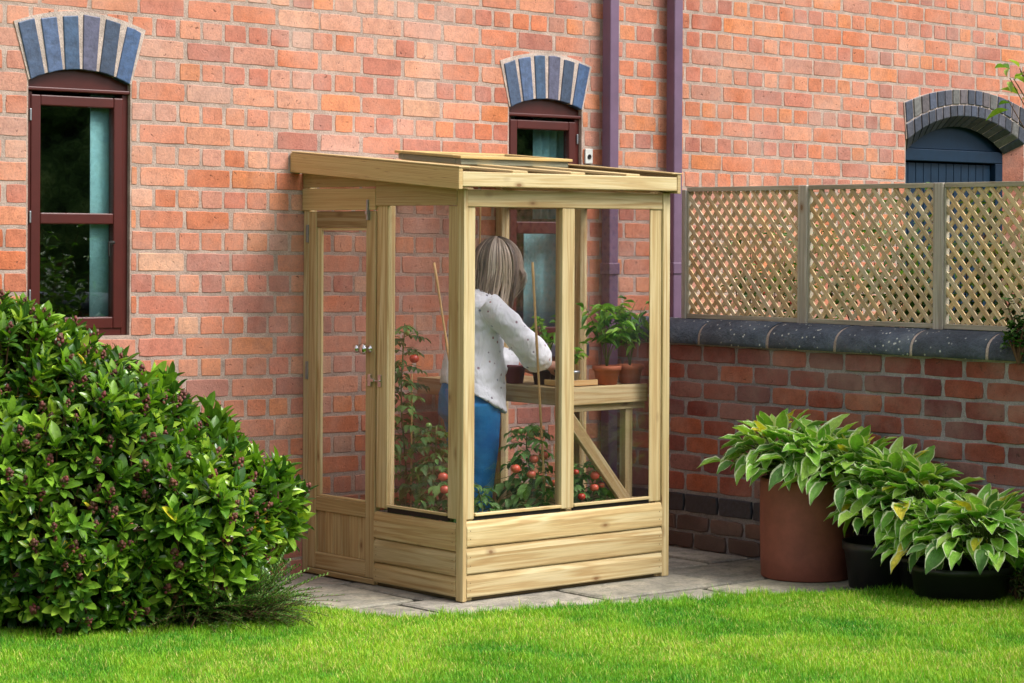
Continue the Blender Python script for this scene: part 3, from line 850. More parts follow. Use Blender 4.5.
def half_round(y0, y1, cx, hwid, z0, hgt, name, m, grow=0.0):
    v = MB(); n = 14; V = []
    ys = [y0, y0 + .006, y1 - .006, y1]
    for yy, sc in zip(ys, (.97, 1, 1, .97)):
        for i in range(n + 1):
            a = math.pi * i / n
            V.append([cx - hwid * sc * math.cos(a), yy, z0 + .02 + (hgt - .02) * sc * math.sin(a) ** .8])
        V.append([cx + hwid * sc, yy, z0]); V.append([cx - hwid * sc, yy, z0])
    k = n + 3; F = []
    for j in range(3):
        for i in range(k): F.append([j * k + i, j * k + (i + 1) % k, (j + 1) * k + (i + 1) % k, (j + 1) * k + i])
    F += [list(range(k))[::-1], [3 * k + i for i in range(k)]]
    s = R(.8, 1.15); v.add(V, F, (s, s, s * R(.98, 1.05), 1), smooth=False)
    ob = v.build(name, m, gw); 
    for p in ob.data.polygons: p.use_smooth = len(p.vertices) == 4
    return ob
js = [8.36, 7.918, 7.467, 7.042, 6.596, 6.178, 5.74, 5.3, 4.86, 4.42, 3.98, 3.54, 3.1, 2.66, 2.22, 1.78, 1.34, .9, .6]
half_round(8.368, 8.549, 8.166, .142, 1.0075, .121, 'coping_stone', M['coping'])
for a, b_ in zip(js[:-1], js[1:]):
    half_round(b_ + .008, a - .008, 8.166 + R(-.003, .003), .142, 1.0075, .121 + R(-.003, .002), 'coping_stone', M['coping'])
half_round(.62, 8.545, 8.166, .137, 1.0055, .116, 'coping_joints', M['archmortar'])

# ------------------------------------------------------------------ trellis fence on the wall
tf = empty('trellis_fence', (8.166, 7, 1.12), 0, 'weathered diamond lattice trellis fence standing on the garden wall', 'fence')
XT = 8.166; zb, zt = 1.150, 1.758
posts = [8.135, 7.345, 6.535, 5.72, 4.9]
for i, py in enumerate(posts):
    p = MB(); w = .014 if i == 0 else .028; t = R(.85, 1.05)
    p.box((XT - .03, py - w, 1.123), (XT + .02, py + w, 1.780 + (0 if i else -.012)), (t, t, t * 1.02, 1)); p.build('post', M['woodpost'], tf, bevel=.004)
def clip_seg(p, d, y0, y1, z0, z1):
    t0, t1 = -9, 9
    for a, dd, lo, hi in ((p[0], d[0], y0, y1), (p[1], d[1], z0, z1)):
        ta, tb = (lo - a) / dd, (hi - a) / dd
        if ta > tb: ta, tb = tb, ta
        t0 = max(t0, ta); t1 = min(t1, tb)
    return (t0, t1) if t1 - t0 > .02 else None
for a, b_ in zip(posts[:-1], posts[1:]):
    y1 = a - .03; y0 = b_ + .03
    if a == posts[0]: y1 = a - .015
    pn = MB()
    for layer, sg in ((0, 1), (1, -1)):
        ang = math.radians(49); d = (math.cos(ang) * sg, math.sin(ang))
        nrm = (-d[1], d[0]); step = .064
        k = y0 - 1.0 + R(0, .03)
        while k < y1 + 1.0:
            kk = k + R(-.003, .003)
            cs = clip_seg((kk, zb), d, y0, y1, zb, zt)
            if cs:
                t0, t1 = cs; hw_ = .0100; xx = XT - .008 + layer * .0085
                P = [(kk + d[0] * t + nrm[0] * s * hw_, zb + d[1] * t + nrm[1] * s * hw_) for t, s in ((t0, -1), (t0, 1), (t1, 1), (t1, -1))]
                V = [[xx - .004, y, z] for y, z in P] + [[xx + .004, y, z] for y, z in P]
                F = [[0, 1, 2, 3], [7, 6, 5, 4], [0, 4, 5, 1], [1, 5, 6, 2], [2, 6, 7, 3], [3, 7, 4, 0]]
                L_ = t1 - t0; r0 = R(0, 40); uvq = np.array([[0, 0], [0, .02], [L_, .02], [L_, 0]]) + r0
                uv = np.concatenate([uvq] * 6)
                s = R(.8, 1.15); tnt = random.choice([(s, s * .97, s * .92, 1), (s * 1.05, s * .98, s * .85, 1), (s * .95, s * .97, s, 1)])
                pn.add(V, F, tnt, uv)
            k += step
    pan = pn.build('trellis_panel', M['woodold'], tf)
    fr = MB()
    for (za, zb_) in ((zt, zt + .022), (zb - .022, zb)):
        fr.box((XT - .02, y0, za), (XT + .012, y1, zb_), (.9, .9, .82, 1))
    fr.box((XT - .018, y0 - .002, zb), (XT + .01, y0 + .006, zt), (.9, .9, .82, 1)); fr.box((XT - .018, y1 - .006, zb), (XT + .01, y1 + .002, zt), (.9, .9, .82, 1))
    q = fr.build('panel_frame', M['woodpost'], None, bevel=.002); q.parent = pan

# ------------------------------------------------------------------ greenhouse
gh = empty('lean_to_greenhouse', (6.7, 8.0, 0), 0, 'small lean-to timber greenhouse with glazed sides against the house', 'greenhouse')
X0, X1, YF, YB = 6.11, 7.308, 7.40, 8.549
def tn(v=1.0, warm=0.0): s = v * R(.84, 1.09); warm = warm + R(-.1, .35); return (s, s * (1 - .08 * warm), s * (1 - .20 * warm), 1)
def board(name, a, b_, axis=None, v=1.0, warm=0.0, bev=.0035, par=gh, top=None, m=None):
    mb = MB(); mb.box(a, b_, tn(v, warm), axis, top); o = mb.build(name, m or M['wood'], None if par is None else (par if par.type == 'EMPTY' else None), bevel=bev)
    if par is not None and par.type != 'EMPTY': o.parent = par
    return o
# posts
board('corner_post', (X0 + .012, YF + .012, .004), (X0 + .062, YF + .058, 1.735), 2)
board('corner_trim', (X0 - .004, YF - .006, .004), (X0 + .018, YF + .040, 1.732), 2, .97)
board('corner_post', (X0 + .0185, YF + .004, .345), (X0 + .066, YF + .011, 1.655), 2, 1.02)
board('side_post', (X0 + .004, YF + .0415, .345), (X0 + .011, YF + .106, 1.66), 2, .93, .3)
board('corner_post', (X1 - .066, YF + .012, .004), (X1 - .014, YF + .058, 1.735), 2)
board('corner_post', (X1 - .112, YF + .004, .345), (X1 - .040, YF + .011, 1.655), 2, 1.02)
board('corner_trim', (X1 - .0395, YF - .006, .004), (X1 + .004, YF + .034, 1.732), 2, .97)
board('mullion', (6.664, YF + .001, .352), (6.737, YF + .046, 1.655), 2, 1.03)
board('wall_post', (X0 + .002, 8.512, .004), (X0 + .05, YB, 1.79), 2, 1.02)
board('wall_post', (X1 - .05, 8.500, .004), (X1 - .002, YB, 1.79), 2, .95)
board('side_mullion', (X0 + .002, 7.922, .345), (X0 + .045, 7.998, 1.665), 2, 1.02)
board('side_mullion', (X1 - .046, 7.94, .345), (X1 - .002, 7.995, 1.68), 2, .92)
board('header', (X0 + .0185, YF - .002, 1.655), (X1 - .040, YF + .044, 1.728), 0, .95)
board('rear_plate', (X0 + .05, 8.510, 1.80), (X1 - .05, YB - .002, 1.87), 0, .9)
# front cladding boards with chamfered upper edge
def clad(p0, p1, outw, z0, z1, v, warm=0):
    """log-lap board between plan points p0,p1, outward dir outw"""
    p0 = np.array(p0); p1 = np.array(p1); ow = np.array(outw)
    prof = [(0, 0), (.016, .0), (.019, .006), (.019, (z1 - z0) * .72), (.012, (z1 - z0) - .008), (.006, z1 - z0 - .002), (0, z1 - z0 - .002)]
    V = []; U = []; L_ = np.linalg.norm(p1 - p0); ru, rv = R(0, 40), R(0, 40); vd = 0
    for q in range(2):
        for i, (d, z) in enumerate(prof):
            p = (p0, p1)[q]; V.append([p[0] + ow[0] * d, p[1] + ow[1] * d, z0 + z]); U.append([ru + q * L_, rv + z + d])
    k = len(prof)
    F = [[i, (i + 1) % k, k + (i + 1) % k, k + i] for i in range(k)] + [list(range(k))[::-1], [k + i for i in range(k)]]
    mb = MB(); mb.add(V, F, tn(v, warm), np.array(U)); tg = (p1 - p0) / L_
    for t in (.018, L_ - .018):
        for zz in (.3, .62):
            c0 = np.array([*(p0 + tg * t + ow * .0194), z0 + (z1 - z0) * zz]); rr_ = .0026
            mb.add([c0 + np.array([tg[0] * math.cos(a), tg[1] * math.cos(a), math.sin(a)]) * rr_ for a in np.linspace(0, 2 * math.pi, 9)[:-1]], [list(range(8))], (.25, .22, .2, 1))
    return mb.build('cladding_board', M['wood'], gh, bevel=.0012, segs=1)
for i, (z0, z1) in enumerate(((.020, .118), (.118, .231), (.231, .340))):
    clad((X0 + .0185, YF + .011), (X1 - .040, YF + .011), (0, -1), z0, z1, (1.04, 1.0, .97)[i])
for i, (z0, z1) in enumerate(((.020, .108), (.108, .212), (.212, .330))):
    clad((X0 + .012, YF + .0415), (X0 + .012, 8.003), (-1, 0), z0, z1, .9, .5)
    clad((X1 - .012, YF + .035), (X1 - .012, YB), (1, 0), z0, z1, .9, .3)
board('base_shade_rail', (X0 + .02, YF + .02, .002), (X1 - .02, YF + .05, .019), 0, .3)  # near-black tint paints the underside shadow below the cladding
board('base_shade_rail', (X0 + .02, YF + .06, .002), (X0 + .05, 8.5, .019), 1, .3)
# glazing: panes, dark gap and sill beads
def pane(a, b_): 
    mb = MB(); mb.box(a, b_); return mb.build('glass_pane', M['glass'], gh)
pane((X0 + .067, YF + .018, .33), (6.663, YF + .021, 1.70)); pane((6.738, YF + .018, .33), (X1 - .067, YF + .021, 1.70))
pane((X0 + .018, YF + .107, .33), (X0 + .021, 7.921, 1.70))
pane((X1 - .021, YF + .06, .33), (X1 - .018, 7.939, 1.70)); pane((X1 - .021, 7.996, .33), (X1 - .018, 8.499, 1.70))
for a, b_ in (((X0 + .067, YF + .006, .340), (6.663, YF + .017, .356)), ((6.738, YF + .006, .340), (X1 - .113, YF + .017, .356))):
    board('gap_shade', a, b_, 0, m=M['matt_black'], bev=0)  # black strip stands in for the shaded gap under the sill
    board('sill_bead', (a[0], YF - .004, .357), (b_[0], YF + .017, .369), 0, 1.08, bev=.002)
board('gap_shade', (X0 + .006, YF + .107, .331), (X0 + .017, 7.921, .352), 1, m=M['matt_black'], bev=0)  # same painted gap shade on the door side
board('sill_bead', (X0 - .002, YF + .107, .353), (X0 + .017, 7.921, .364), 1, 1.08, bev=.002)
board('inner_rail', (X0 + .067, YF + .046, .30), (X1 - .067, YF + .07, .345), 0, .85)
board('inner_rail', (X1 - .046, YF + .06, .30), (X1 - .022, 8.49, .345), 1, .85)
# side boards under the roof slope (wedge) : lower pair and upper wedge
slope = lambda y: 1.735 + (y - 7.36) * (.092 / 1.2)
def wedge(name, x0, x1, y0, y1, z0, zfun, v, warm):
    mb = MB(); mb.box((x0, y0, z0), (x1, y1, z0 + 1), tn(v, warm), 1, top=lambda p: [p[0], p[1], p[2] if p[2] < z0 + .5 else zfun(p[1])])
    return mb.build(name, M['wood'], gh, bevel=.003)
wedge('gable_board', X0 - .006, X0 + .014, YF + .0415, 8.000, 1.662, lambda y: slope(y) + .01, .86, .7)
wedge('gable_board', X0 - .006, X0 + .014, 8.003, YB, 1.645, lambda y: 1.738 + (y - 8) * .012, .9, .7)
wedge('gable_board', X0 - .002, X0 + .014, 8.003, YB, 1.748, lambda y: slope(y) + .01, .84, .7)
wedge('gable_board', X1 - .014, X1 + .006, YF + .035, YB, 1.662, lambda y: slope(y) + .01, .86, .5)
# roof: barge boards, fascia, rafters, panels
def sl(name, x0, x1, y0, y1, dz0, dz1, v=1.0, warm=0, m=None, bev=.003):
    mb = MB(); mb.box((x0, y0, 0), (x1, y1, 1), tn(v, warm), 1 if (y1 - y0) > (x1 - x0) else 0, top=lambda p: [p[0], p[1], slope(p[1]) + (dz0 if p[2] < .5 else dz1)])
    return mb.build(name, m or M['wood'], gh, bevel=bev)
RX0, RX1, RY0 = 6.036, 7.330, 7.345
sl('barge_board', RX0, RX0 + .022, RY0, YB + 0, -.008, .080, 1.06, .9)
sl('barge_board', RX1 - .022, RX1, RY0, YB + 0, -.008, .078, .97, .3)
mb = MB(); mb.box((RX0 + .0225, RY0 + .002, 1.738), (RX1 - .0225, RY0 + .022, 1.800), tn(1.06), 0); mb.build('fascia', M['wood'], gh, bevel=.004)
for x in (RX0 + .03, 6.36, 6.69, 7.02, RX1 - .065):
    sl('rafter', x, x + .035, RY0 + .023, YB - .002, .0, .062, 1.0, .1)
for a, b_ in ((6.118, 6.359), (6.396, 6.689), (6.726, 7.019), (7.056, 7.306)):
    sl('roof_pane', a, b_, RY0 + .023, YB - .004, .052, .056, m=M['rglass'], bev=0)
for x in (6.335, 6.665, 6.995):
    sl('rafter_cap', x, x + .085, RY0 + .005, YB - .01, .063, .075, 1.08, .1)
sl('rafter_cap', RX0 - .002, RX0 + .06, RY0 - .004, YB - .01, .081, .088, 1.08, .1)
sl('rafter_cap', RX1 - .06, RX1 + .004, RY0 - .004, YB - .01, .079, .086, .9, .5)
# roof vent
vt = MB(); z = slope(8.1) + .065
DG = (.62, .66, .52, 1)
def svb(a, b_, dz0, dz1, col):
    vt.box((a[0], a[1], 0), (b_[0], b_[1], 1), col, 0, top=lambda p: [p[0], p[1], slope(p[1]) + (dz0 if p[2] < .5 else dz1)])
svb((6.57, 7.98), (7.22, 8.02), .072, .098, DG); svb((6.57, 8.40), (7.22, 8.44), .072, .098, DG); svb((6.57, 8.021), (6.61, 8.399), .072, .098, DG); svb((7.18, 8.021), (7.22, 8.399), .072, .098, DG)
vent = vt.build('roof_vent', M['woodpost'], gh, bevel=.003); tag(vent, 'mossy green timber roof vent')
vt = MB(); svb((6.555, 7.965), (7.235, 8.015), .0985, .112, (.95, .86, .62, 1)); svb((6.555, 8.40), (7.235, 8.45), .0985, .112, (1.0, .92, .7, 1)); svb((6.555, 8.016), (6.605, 8.399), .0985, .112, (.8, .78, .6, 1)); svb((7.185, 8.016), (7.235, 8.399), .0985, .112, (.9, .85, .7, 1))
q = vt.build('vent_lid', M['wood'], None, bevel=.003); q.parent = vent
vt = MB(); svb((6.606, 8.016), (7.184, 8.399), .102, .106, (1, 1, 1, 1)); q = vt.build('vent_pane', M['rglass'], None); q.parent = vent
# door on the left side
dz0, dz1 = .030, 1.640; dx = X0 + .002
d_ = MB()
def db(y0, y1, z0, z1, x0=dx, x1=dx + .030, v=.86, w=.7, ax=None): d_.box((x0, y0, z0), (x1, y1, z1), tn(v, w), ax)
db(8.450, 8.510, dz0, dz1); db(8.010, 8.075, dz0, dz1, v=.9)
db(8.0755, 8.4495, 1.568, dz1, x0=dx + .001, v=.55); db(8.0755, 8.4495, .292, .355, x0=dx + .001, v=.8); db(8.0755, 8.4495, dz0, .104, x0=dx + .001, v=.8)
dr2 = d_.build('door', M['wood'], gh, bevel=.004)
def dsub(name, mb_, m, bev=.002): q = mb_.build(name, m, None, bevel=bev); q.parent = dr2; return q
mb = MB(); 
yy = 8.0755
for i in range(6):
    w = (8.4495 - 8.0755) / 6; mb.box((dx + .010, yy + i * w + .001, .1045), (dx + .022, yy + (i + 1) * w - .001, .2915), tn(.86, .6), 2)
dsub('panel_boards', mb, M['wood'], .003)
mb = MB(); mb.box((dx + .008, 8.4200, .356), (dx + .020, 8.4495, 1.567), tn(1.04), 2); mb.box((dx + .008, 8.0755, .356), (dx + .020, 8.088, 1.567), tn(1.04), 2)
mb.box((dx + .006, 8.0885, .356), (dx + .020, 8.4195, .366), tn(1.1), 1); mb.box((dx + .008, 8.0885, 1.555), (dx + .020, 8.4195, 1.567), tn(1.0), 1); dsub('glazing_bead', mb, M['wood'])
mb = MB(); mb.box((dx + .0205, 8.06, .34), (dx + .0235, 8.46, 1.58)); dsub('glass_pane', mb, M['glass'], 0)
mb = MB()
for (z, hh) in ((1.50, .08), (.88, .08), (.18, .08)):
    mb = MB(); mb.box((dx - .006, 8.508, z), (dx + .002, 8.524, z + hh)); dsub('hinge', mb, M['galv'], .002)
def knob(y, z, r, m=M['chrome']):
    mb = MB(); lathe(mb, [(.017, 0), (.017, .004), (.007, .008), (.007, .022), (r * .7, .026), (r, .036), (r * .92, .046), (r * .5, .052), (.001, .053)], (0, 0, 0), 24)
    for i in range(len(mb.V)):
        v = mb.V[i]; mb.V[i] = np.stack([dx - v[:, 2], y + v[:, 0], z + v[:, 1]], 1)
    dsub('knob', mb, m, 0)
knob(8.046, 1.036, .025)
knob(8.094, 1.036, .019)
mb = MB(); mb.box((dx - .012, 7.965, .895), (dx + .001, 8.058, .902), axis=1); mb.box((dx - .009, 8.028, .872), (dx - .001, 8.054, .925)); mb.box((X0 - .004, 7.958, .872), (X0 + .003, 7.984, .925)); mb.box((dx - .016, 8.0, .893), (dx - .008, 8.03, .907)); dsub('latch', mb, M['chrome'])
mb = MB(); mb.box((dx - .016, 8.048, 1.60), (dx - .0005, 8.060, 1.69)); mb.box((dx - .020, 8.045, 1.625), (dx - .014, 8.063, 1.64)); dsub('bolt', mb, M['galv'])
board('door_sill', (X0 - .001, 8.006, .004), (X0 + .03, 8.510, .028), 1, .85, .6)

# ------------------------------------------------------------------ staging bench inside
bench = empty('staging_bench', (6.98, 7.95, .02), 0, 'wooden staging bench with diagonal brace inside the greenhouse', 'bench')
BW = (1.0, .97, .86)
bx0, bx1, by0, by1 = 6.735, 7.245, 7.465, 8.50
for i in range(5):
    w = (bx1 - bx0 - .02) / 5; board('top_slat', (bx0 + .012 + i * w + .003, by0 + .02, .850), (bx0 + .012 + (i + 1) * w - .003, by1, .866), 1, .9, .2, par=bench)
board('apron', (bx0, by0, .790), (bx1, by0 + .019, .870), 0, 1.0, .1, par=bench)
board('apron', (bx0, by0 + .020, .790), (bx0 + .018, by1, .868), 1, .8, .3, par=bench)
board('leg', (7.135, by0 + .03, .02), (7.18, by0 + .07, .789), 2, .85, .0, par=bench)
board('leg', (6.76, 8.30, .02), (6.80, 8.345, .789), 2, .7, .0, par=bench)
mb = MB(); L_ = math.hypot(.38, .43); ang = math.atan2(-.43, .38)
Mx = Matrix.Translation((6.765, by0 + .001, .79)) @ Matrix.Rotation(-ang, 4, 'Y')
mb.box((0, 0, -.055), (L_ + .06, .024, 0), tn(.95), 0, Mx=Mx); mb.build('brace', M['wood'], bench, bevel=.003)
mb = MB(); mb.box((bx0 + .02, by0 + .02, .789 - .03), (bx1, by0 + .04, .789), tn(.8), 0); mb.build('rail', M['wood'], bench, bevel=.003)
# inside floor is paving; a wide soil bed runs along the front glass
mb = MB(); mb.box((X0 + .07, YF + .075, .0), (X1 - .07, 7.70, .16), lin(60, 45, 35)); 
bed = mb.build('grow_bag', M['blackp'], None, bevel=.03, segs=3); tag(bed, 'black grow bag holding the front tomato plants', 'grow bag')

# ------------------------------------------------------------------ plants
def compound_leaves(mb, pos, d, L, col, nl=5, droop=.35, tpl=None, lsz=.35):
    """pinnate leaf: leaflets along a drooping rachis"""
    d = unit(d); P = []; D = []; U_ = []; Ls = []; side = unit(np.cross(d, (0, 0, 1)))
    for i in range(nl):
        t = .3 + .7 * i / (nl - 1)
        p = pos + d * L * t + np.array([0, 0, -droop * L * t * t])
        for s in ((-1, 1) if i < nl - 1 else (0,)):
            P.append(p); dd = unit(d * (.5 if s else 1) + side * s * .9 + np.array([0, 0, -.35 - droop * t])); D.append(dd)
            U_.append(unit((R(-.3, .3), R(-.3, .3), 1))); Ls.append(L * lsz * R(.75, 1.15))
    for p in P:
        p[0] = max(p[0], 6.20); p[1] = max(p[1], 7.475)
    for dd, p in zip(D, P):
        if p[1] < 7.53: dd[1] = abs(dd[1]) * .3
        if p[0] < 6.24: dd[0] = abs(dd[0]) * .3
    Ls = np.array(Ls)
    cols = np.array([col * [R(.8, 1.2)] * 1 for _ in P]); cols[:, 3] = 1
    put_leaves(mb, tpl, P, D, U_, Ls, Ls * .55, cols)
TPL_S = leaf_tpl(3, .3, .5, .9, 2, .62)
TPL_M = leaf_tpl(5, .35, .35, 1.0, 2, .62)
def tomato_plant(name, base, h, nleaf, lean, fruits, label, seed, spread=.13, green_f=(), bushy=0, low=0.0):
    random.seed(seed); base = np.array(base, float)
    root = empty(name, base, 0, label, 'plant')
    st = MB(); P = []
    for i in range(12):
        t = i / 11; P.append(base + np.array([lean[0] * t + .012 * math.sin(t * 9 + seed), lean[1] * t + .012 * math.cos(t * 7), h * t]))
    tube(st, P, np.linspace(.006, .003, 12), 6)
    lf = MB(); 
    for i in range(nleaf):
        t = low + (1 - low) * ((i + .5) / nleaf) ** (1.0 if not bushy else 1.25)
        idx = min(10, int(t * 11)); f_ = t * 11 - idx; p = P[idx] * (1 - f_) + P[idx + 1] * f_
        a = i * 2.4 + R(-.4, .4); L = spread * R(.7, 1.2) * (1.15 - .45 * t)
        d = np.array([math.cos(a), math.sin(a), R(.0, .6)])
        tube(st, [p, p + unit(d) * L * .5, p + unit(d) * L * .95 + np.array([0, 0, -.2 * L])], [.002, .0015, .001], 4)
        g_ = random.choice([lin(74, 116, 58), lin(92, 136, 70), lin(62, 98, 54), lin(110, 150, 82)])
        compound_leaves(lf, p, d, L, g_, 4, .4, TPL_S, .42)
    s_ = st.build('stem', M['stem'], root); l_ = lf.build('foliage', M['soft'], root)
    for k, f_ in enumerate(fruits):
        x, y, z, r = f_[:4]; col = f_[4] if len(f_) > 4 else lin(205, 92, 62)
        t = MB(); ball(t, (x, y, z), r, col * [R(.9, 1.1), 1, 1, 1], 16, 10, (1, 1, .88))
        for q in range(5):
            a = q * 1.257; put_leaves(t, TPL_S, [np.array([x, y, z + r * .84])], [np.array([math.cos(a), math.sin(a), .1])], [np.array([0, 0, 1.])], r * .7, r * .3, np.array([lin(60, 100, 40)]))
        ob = t.build('tomato', M['tomato'], root)
    return root
red = lin(206, 92, 70); org = lin(196, 66, 46); grn = lin(132, 168, 84)
tomato_plant('tomato_plant', (6.60, 7.58, .16), .55, 56, (.03, -.02), [(6.618, 7.53, .561, .021, red), (6.674, 7.53, .573, .022, red), (6.504, 7.52, .528, .022, red), (6.595, 7.52, .498, .021, red), (6.628, 7.56, .663, .016, grn), (6.578, 7.57, .681, .014, grn), (6.748, 7.54, .448, .016, red)], 'bushy tomato plant with red fruit left of the front mullion, tied to a cane', 3, .17, bushy=1)
tomato_plant('tomato_plant', (6.95, 7.58, .16), .36, 50, (.0, -.02), [(6.954, 7.50, .471, .022, red), (6.95, 7.50, .417, .020, red), (6.993, 7.50, .425, .016, red), (6.849, 7.51, .492, .014, org), (6.874, 7.50, .382, .018, org)], 'low tomato plant with red fruit right of the front mullion', 4, .16, bushy=1)
tomato_plant('tomato_plant', (6.34, 8.10, .02), 1.12, 64, (-.02, -.03), [(6.32, 7.996, .988, .022, org), (6.33, 8.06, 1.10, .012, grn)], 'tall sparse tomato plant nearest the door behind the side pane', 5, .15, low=.05)
tomato_plant('tomato_plant', (6.30, 7.84, .10), .60, 52, (.02, .0), [(6.32, 7.891, .70, .014, grn), (6.30, 7.86, .64, .016, grn), (6.22, 7.667, .499, .022, red), (6.22, 7.655, .445, .021, red)], 'leafy tomato plant with two red fruit beside the corner post', 6, .15, low=.0)
tomato_plant('tomato_plant', (6.36, 7.60, .16), .30, 34, (.02, .0), [], 'small leafy tomato plant low behind the left front pane', 8, .14, bushy=1)
def cane(p, q, label, nm='bamboo_cane', r=.0052):
    mb = MB(); p = np.array(p); q = np.array(q); P = [p + (q - p) * t for t in np.linspace(0, 1, 22)]
    tube(mb, P, [r * (1.25 if i % 5 == 0 else 1) for i in range(22)], 8)
    o = mb.build(nm, M['bamboo']); tag(o, label, 'cane', 'bamboo canes in the greenhouse'); return o
cane((6.675, 7.50, .16), (6.605, 7.53, 1.42), 'bamboo cane rising in front of the woman, left of the mullion')
cane((6.40, 7.62, .10), (6.325, 7.865, 1.415), 'pale bamboo cane behind the side pane beside the woman')
cane((6.33, 8.03, .02), (6.335, 8.03, .92), 'short thin stake upright among the tomato leaves behind the side pane', r=.0035)
cane((7.10, 8.49, .02), (7.12, 8.50, 1.70), 'thin tall cane against the brick behind the woman\'s head', r=.004)

def potted(name, c, r, h, plant_h, n, label, seed, m, lw=.065):
    random.seed(seed)
    root = empty(name, c, 0, label, 'potted plant')
    mb = MB(); lathe(mb, [(r * .72, 0), (r * .93, h * .74), (r * 1.0, h * .745), (r * 1.05, h * .76), (r * 1.06, h), (r * .95, h), (r * .9, h * .8), (r * .86, h * .79)], c, 32)
    mb.build('pot', m, root)
    mb = MB(); lathe(mb, [(.001, h * .8), (r * .88, h * .82), (.001, h * .86)], c, 20); mb.build('soil', M['soil'], root)
    st = MB(); lf = MB(); c = np.array(c, float) + [0, 0, h * .8]
    br = []
    for i in range(5):
        a = i * 1.26 + R(-.3, .3); rr = plant_h * R(.18, .42); P = [c + np.array([math.cos(a) * rr * t ** 1.5, math.sin(a) * rr * t ** 1.5, plant_h * R(.9, 1.0) * t]) for t in np.linspace(0, 1, 7)]
        tube(st, P, np.linspace(.0035, .0015, 7), 5); br.append(P)
    pos = []; D = []; U_ = []; cols = []
    for i in range(n):
        P = random.choice(br); t = R(.28, 1.0) ** .7 * 5.99; k = int(t); p = P[k] * (1 - t + k) + P[min(6, k + 1)] * (t - k)
        a = R(0, 6.283); pos.append(p + np.array([R(-.02, .02), R(-.02, .02), R(-.02, .02)])); D.append([math.cos(a), math.sin(a), R(-.8, .5)]); U_.append([R(-.4, .4), R(-.4, .4), 1])
        cols.append(random.choice([lin(104, 158, 62), lin(130, 180, 76), lin(152, 194, 84), lin(84, 134, 56)]) * [1, 1, 1, 1])
    put_leaves(lf, TPL_M, pos, D, U_, [lw * R(.7, 1.3) for _ in pos], lw * .36, np.array(cols))
    st.build('stem', M['stem'], root); lf.build('foliage', M['soft'], root)
    return root
potted('potted_plant', (7.065, 7.545, .869), .062, .085, .31, 95, 'chilli plant in terracotta pot, left of the two on the bench', 11, M['terra'])
potted('potted_plant', (7.208, 7.545, .869), .060, .085, .29, 75, 'chilli plant in terracotta pot, right of the two beside the end pane', 12, M['terra'])
potted('potted_plant', (6.905, 7.60, .884), .034, .05, .12, 26, 'small seedling in a tiny pot on the wooden tray', 13, M['galv'], .045)
potted('potted_plant', (6.93, 7.80, .867), .05, .08, .24, 46, 'leafy green seedling behind the chilli plants on the bench', 14, M['blackp'], .06)
mb = MB(); 
mb.box((6.80, 7.53, .870), (6.99, 7.66, .882), (1.05, .95, .8, 1)); mb.box((6.80, 7.522, .870), (6.99, 7.5295, .895), (1.05, .9, .75, 1)); mb.box((6.792, 7.53, .870), (6.7995, 7.66, .895), (1.0, .95, .8, 1))
tag(mb.build('wooden_tray', M['wood'], bevel=.002), 'thin wooden seed tray at the near end of the bench', 'tray')
def small_pot(c, r, h, m, label, square=False):
    mb = MB(); lathe(mb, [(r * .75, 0), (r * .97, h * .85), (r * 1.05, h * .86), (r * 1.05, h), (r * .95, h), (r * .88, h * .75), (.001, h * .75)], c, 4 if square else 28)
    o = mb.build('plant_pot', m)
    if square:
        for p in o.data.polygons: p.use_smooth = False
    tag(o, label, 'plant pot')
small_pot((6.80, 7.87, .868), .050, .085, M['maroon'], 'maroon plastic plant pot on the bench beside the woman')
small_pot((6.845, 7.735, .868), .046, .07, M['blackp'], 'black plastic pot near the woman\'s hand')
small_pot((6.87, 7.62, .868), .040, .07, M['blackp'], 'dark pot at the bench corner behind the mullion')

# ------------------------------------------------------------------ shrub (skimmia)
def cw(L, F, z): return np.array([F * math.sin(TH) + L * math.cos(TH), F * math.cos(TH) - L * math.sin(TH), z])
random.seed(21); rng = np.random.default_rng(21)
EL = [((-2.34, 9.16, .51), (.93, .58, .78)), ((-1.80, 9.13, .44), (.60, .52, .65)), ((-1.40, 9.16, .38), (.42, .44, .45)), ((-1.13, 9.26, .40), (.24, .32, .25))]
shrub = empty('evergreen_shrub', tuple(cw(-1.7, 9.25, 0)), 0, 'large rounded evergreen shrub with reddish flower buds by the left window', 'shrub')
def shrub_pts(n, k=1.0):
    out = []
    while len(out) < n:
        w = [a[1][0] * a[1][2] for a in EL]; i = random.choices(range(len(EL)), w)[0]; c, r = EL[i]
        v = rng.normal(size=3); v /= np.linalg.norm(v); kk = k * R(.90, 1.05)
        p = np.array(c) + v * np.array(r) * kk
        bad = False
        for j, (c2, r2) in enumerate(EL):
            if j != i and np.sum(((p - c2) / (np.array(r2) * k * .93)) ** 2) < 1: bad = True
        if bad or p[2] < .04 or p[0] < -3.1: continue
        # lumpy silhouette
        q = p + v * .05 * math.sin(p[0] * 9) * math.cos(p[2] * 8 + p[1] * 6)
        nrm = v / np.array(r); nrm /= np.linalg.norm(nrm)
        wp = cw(*q); nw = cw(nrm[0], nrm[1], nrm[2])
        if wp[1] > YW - .06: continue
        out.append((wp, nw))
    return out
def oval_tpl(nl, fold, curl, pw=.62, sk=.92):
    V, F, U = leaf_tpl(nl, fold, curl, 1, 2, .7)
    for i in range(nl + 1):
        x = i / nl; w = max(.02, .5 * math.sin(math.pi * x ** sk) ** pw) if 0 < i < nl else .03
        for j in range(3):
            v = -1 + j; V[i * 3 + j] = [x, v * w, fold * abs(v) * w - curl * x * x * .5]
    return V, F, U
TPL_K = oval_tpl(6, .22, .26, .55, .95)
lf = MB(); st = MB(); buds = MB(); pos = []; D = []; U_ = []; Ls = []; Ws = []; cols = []
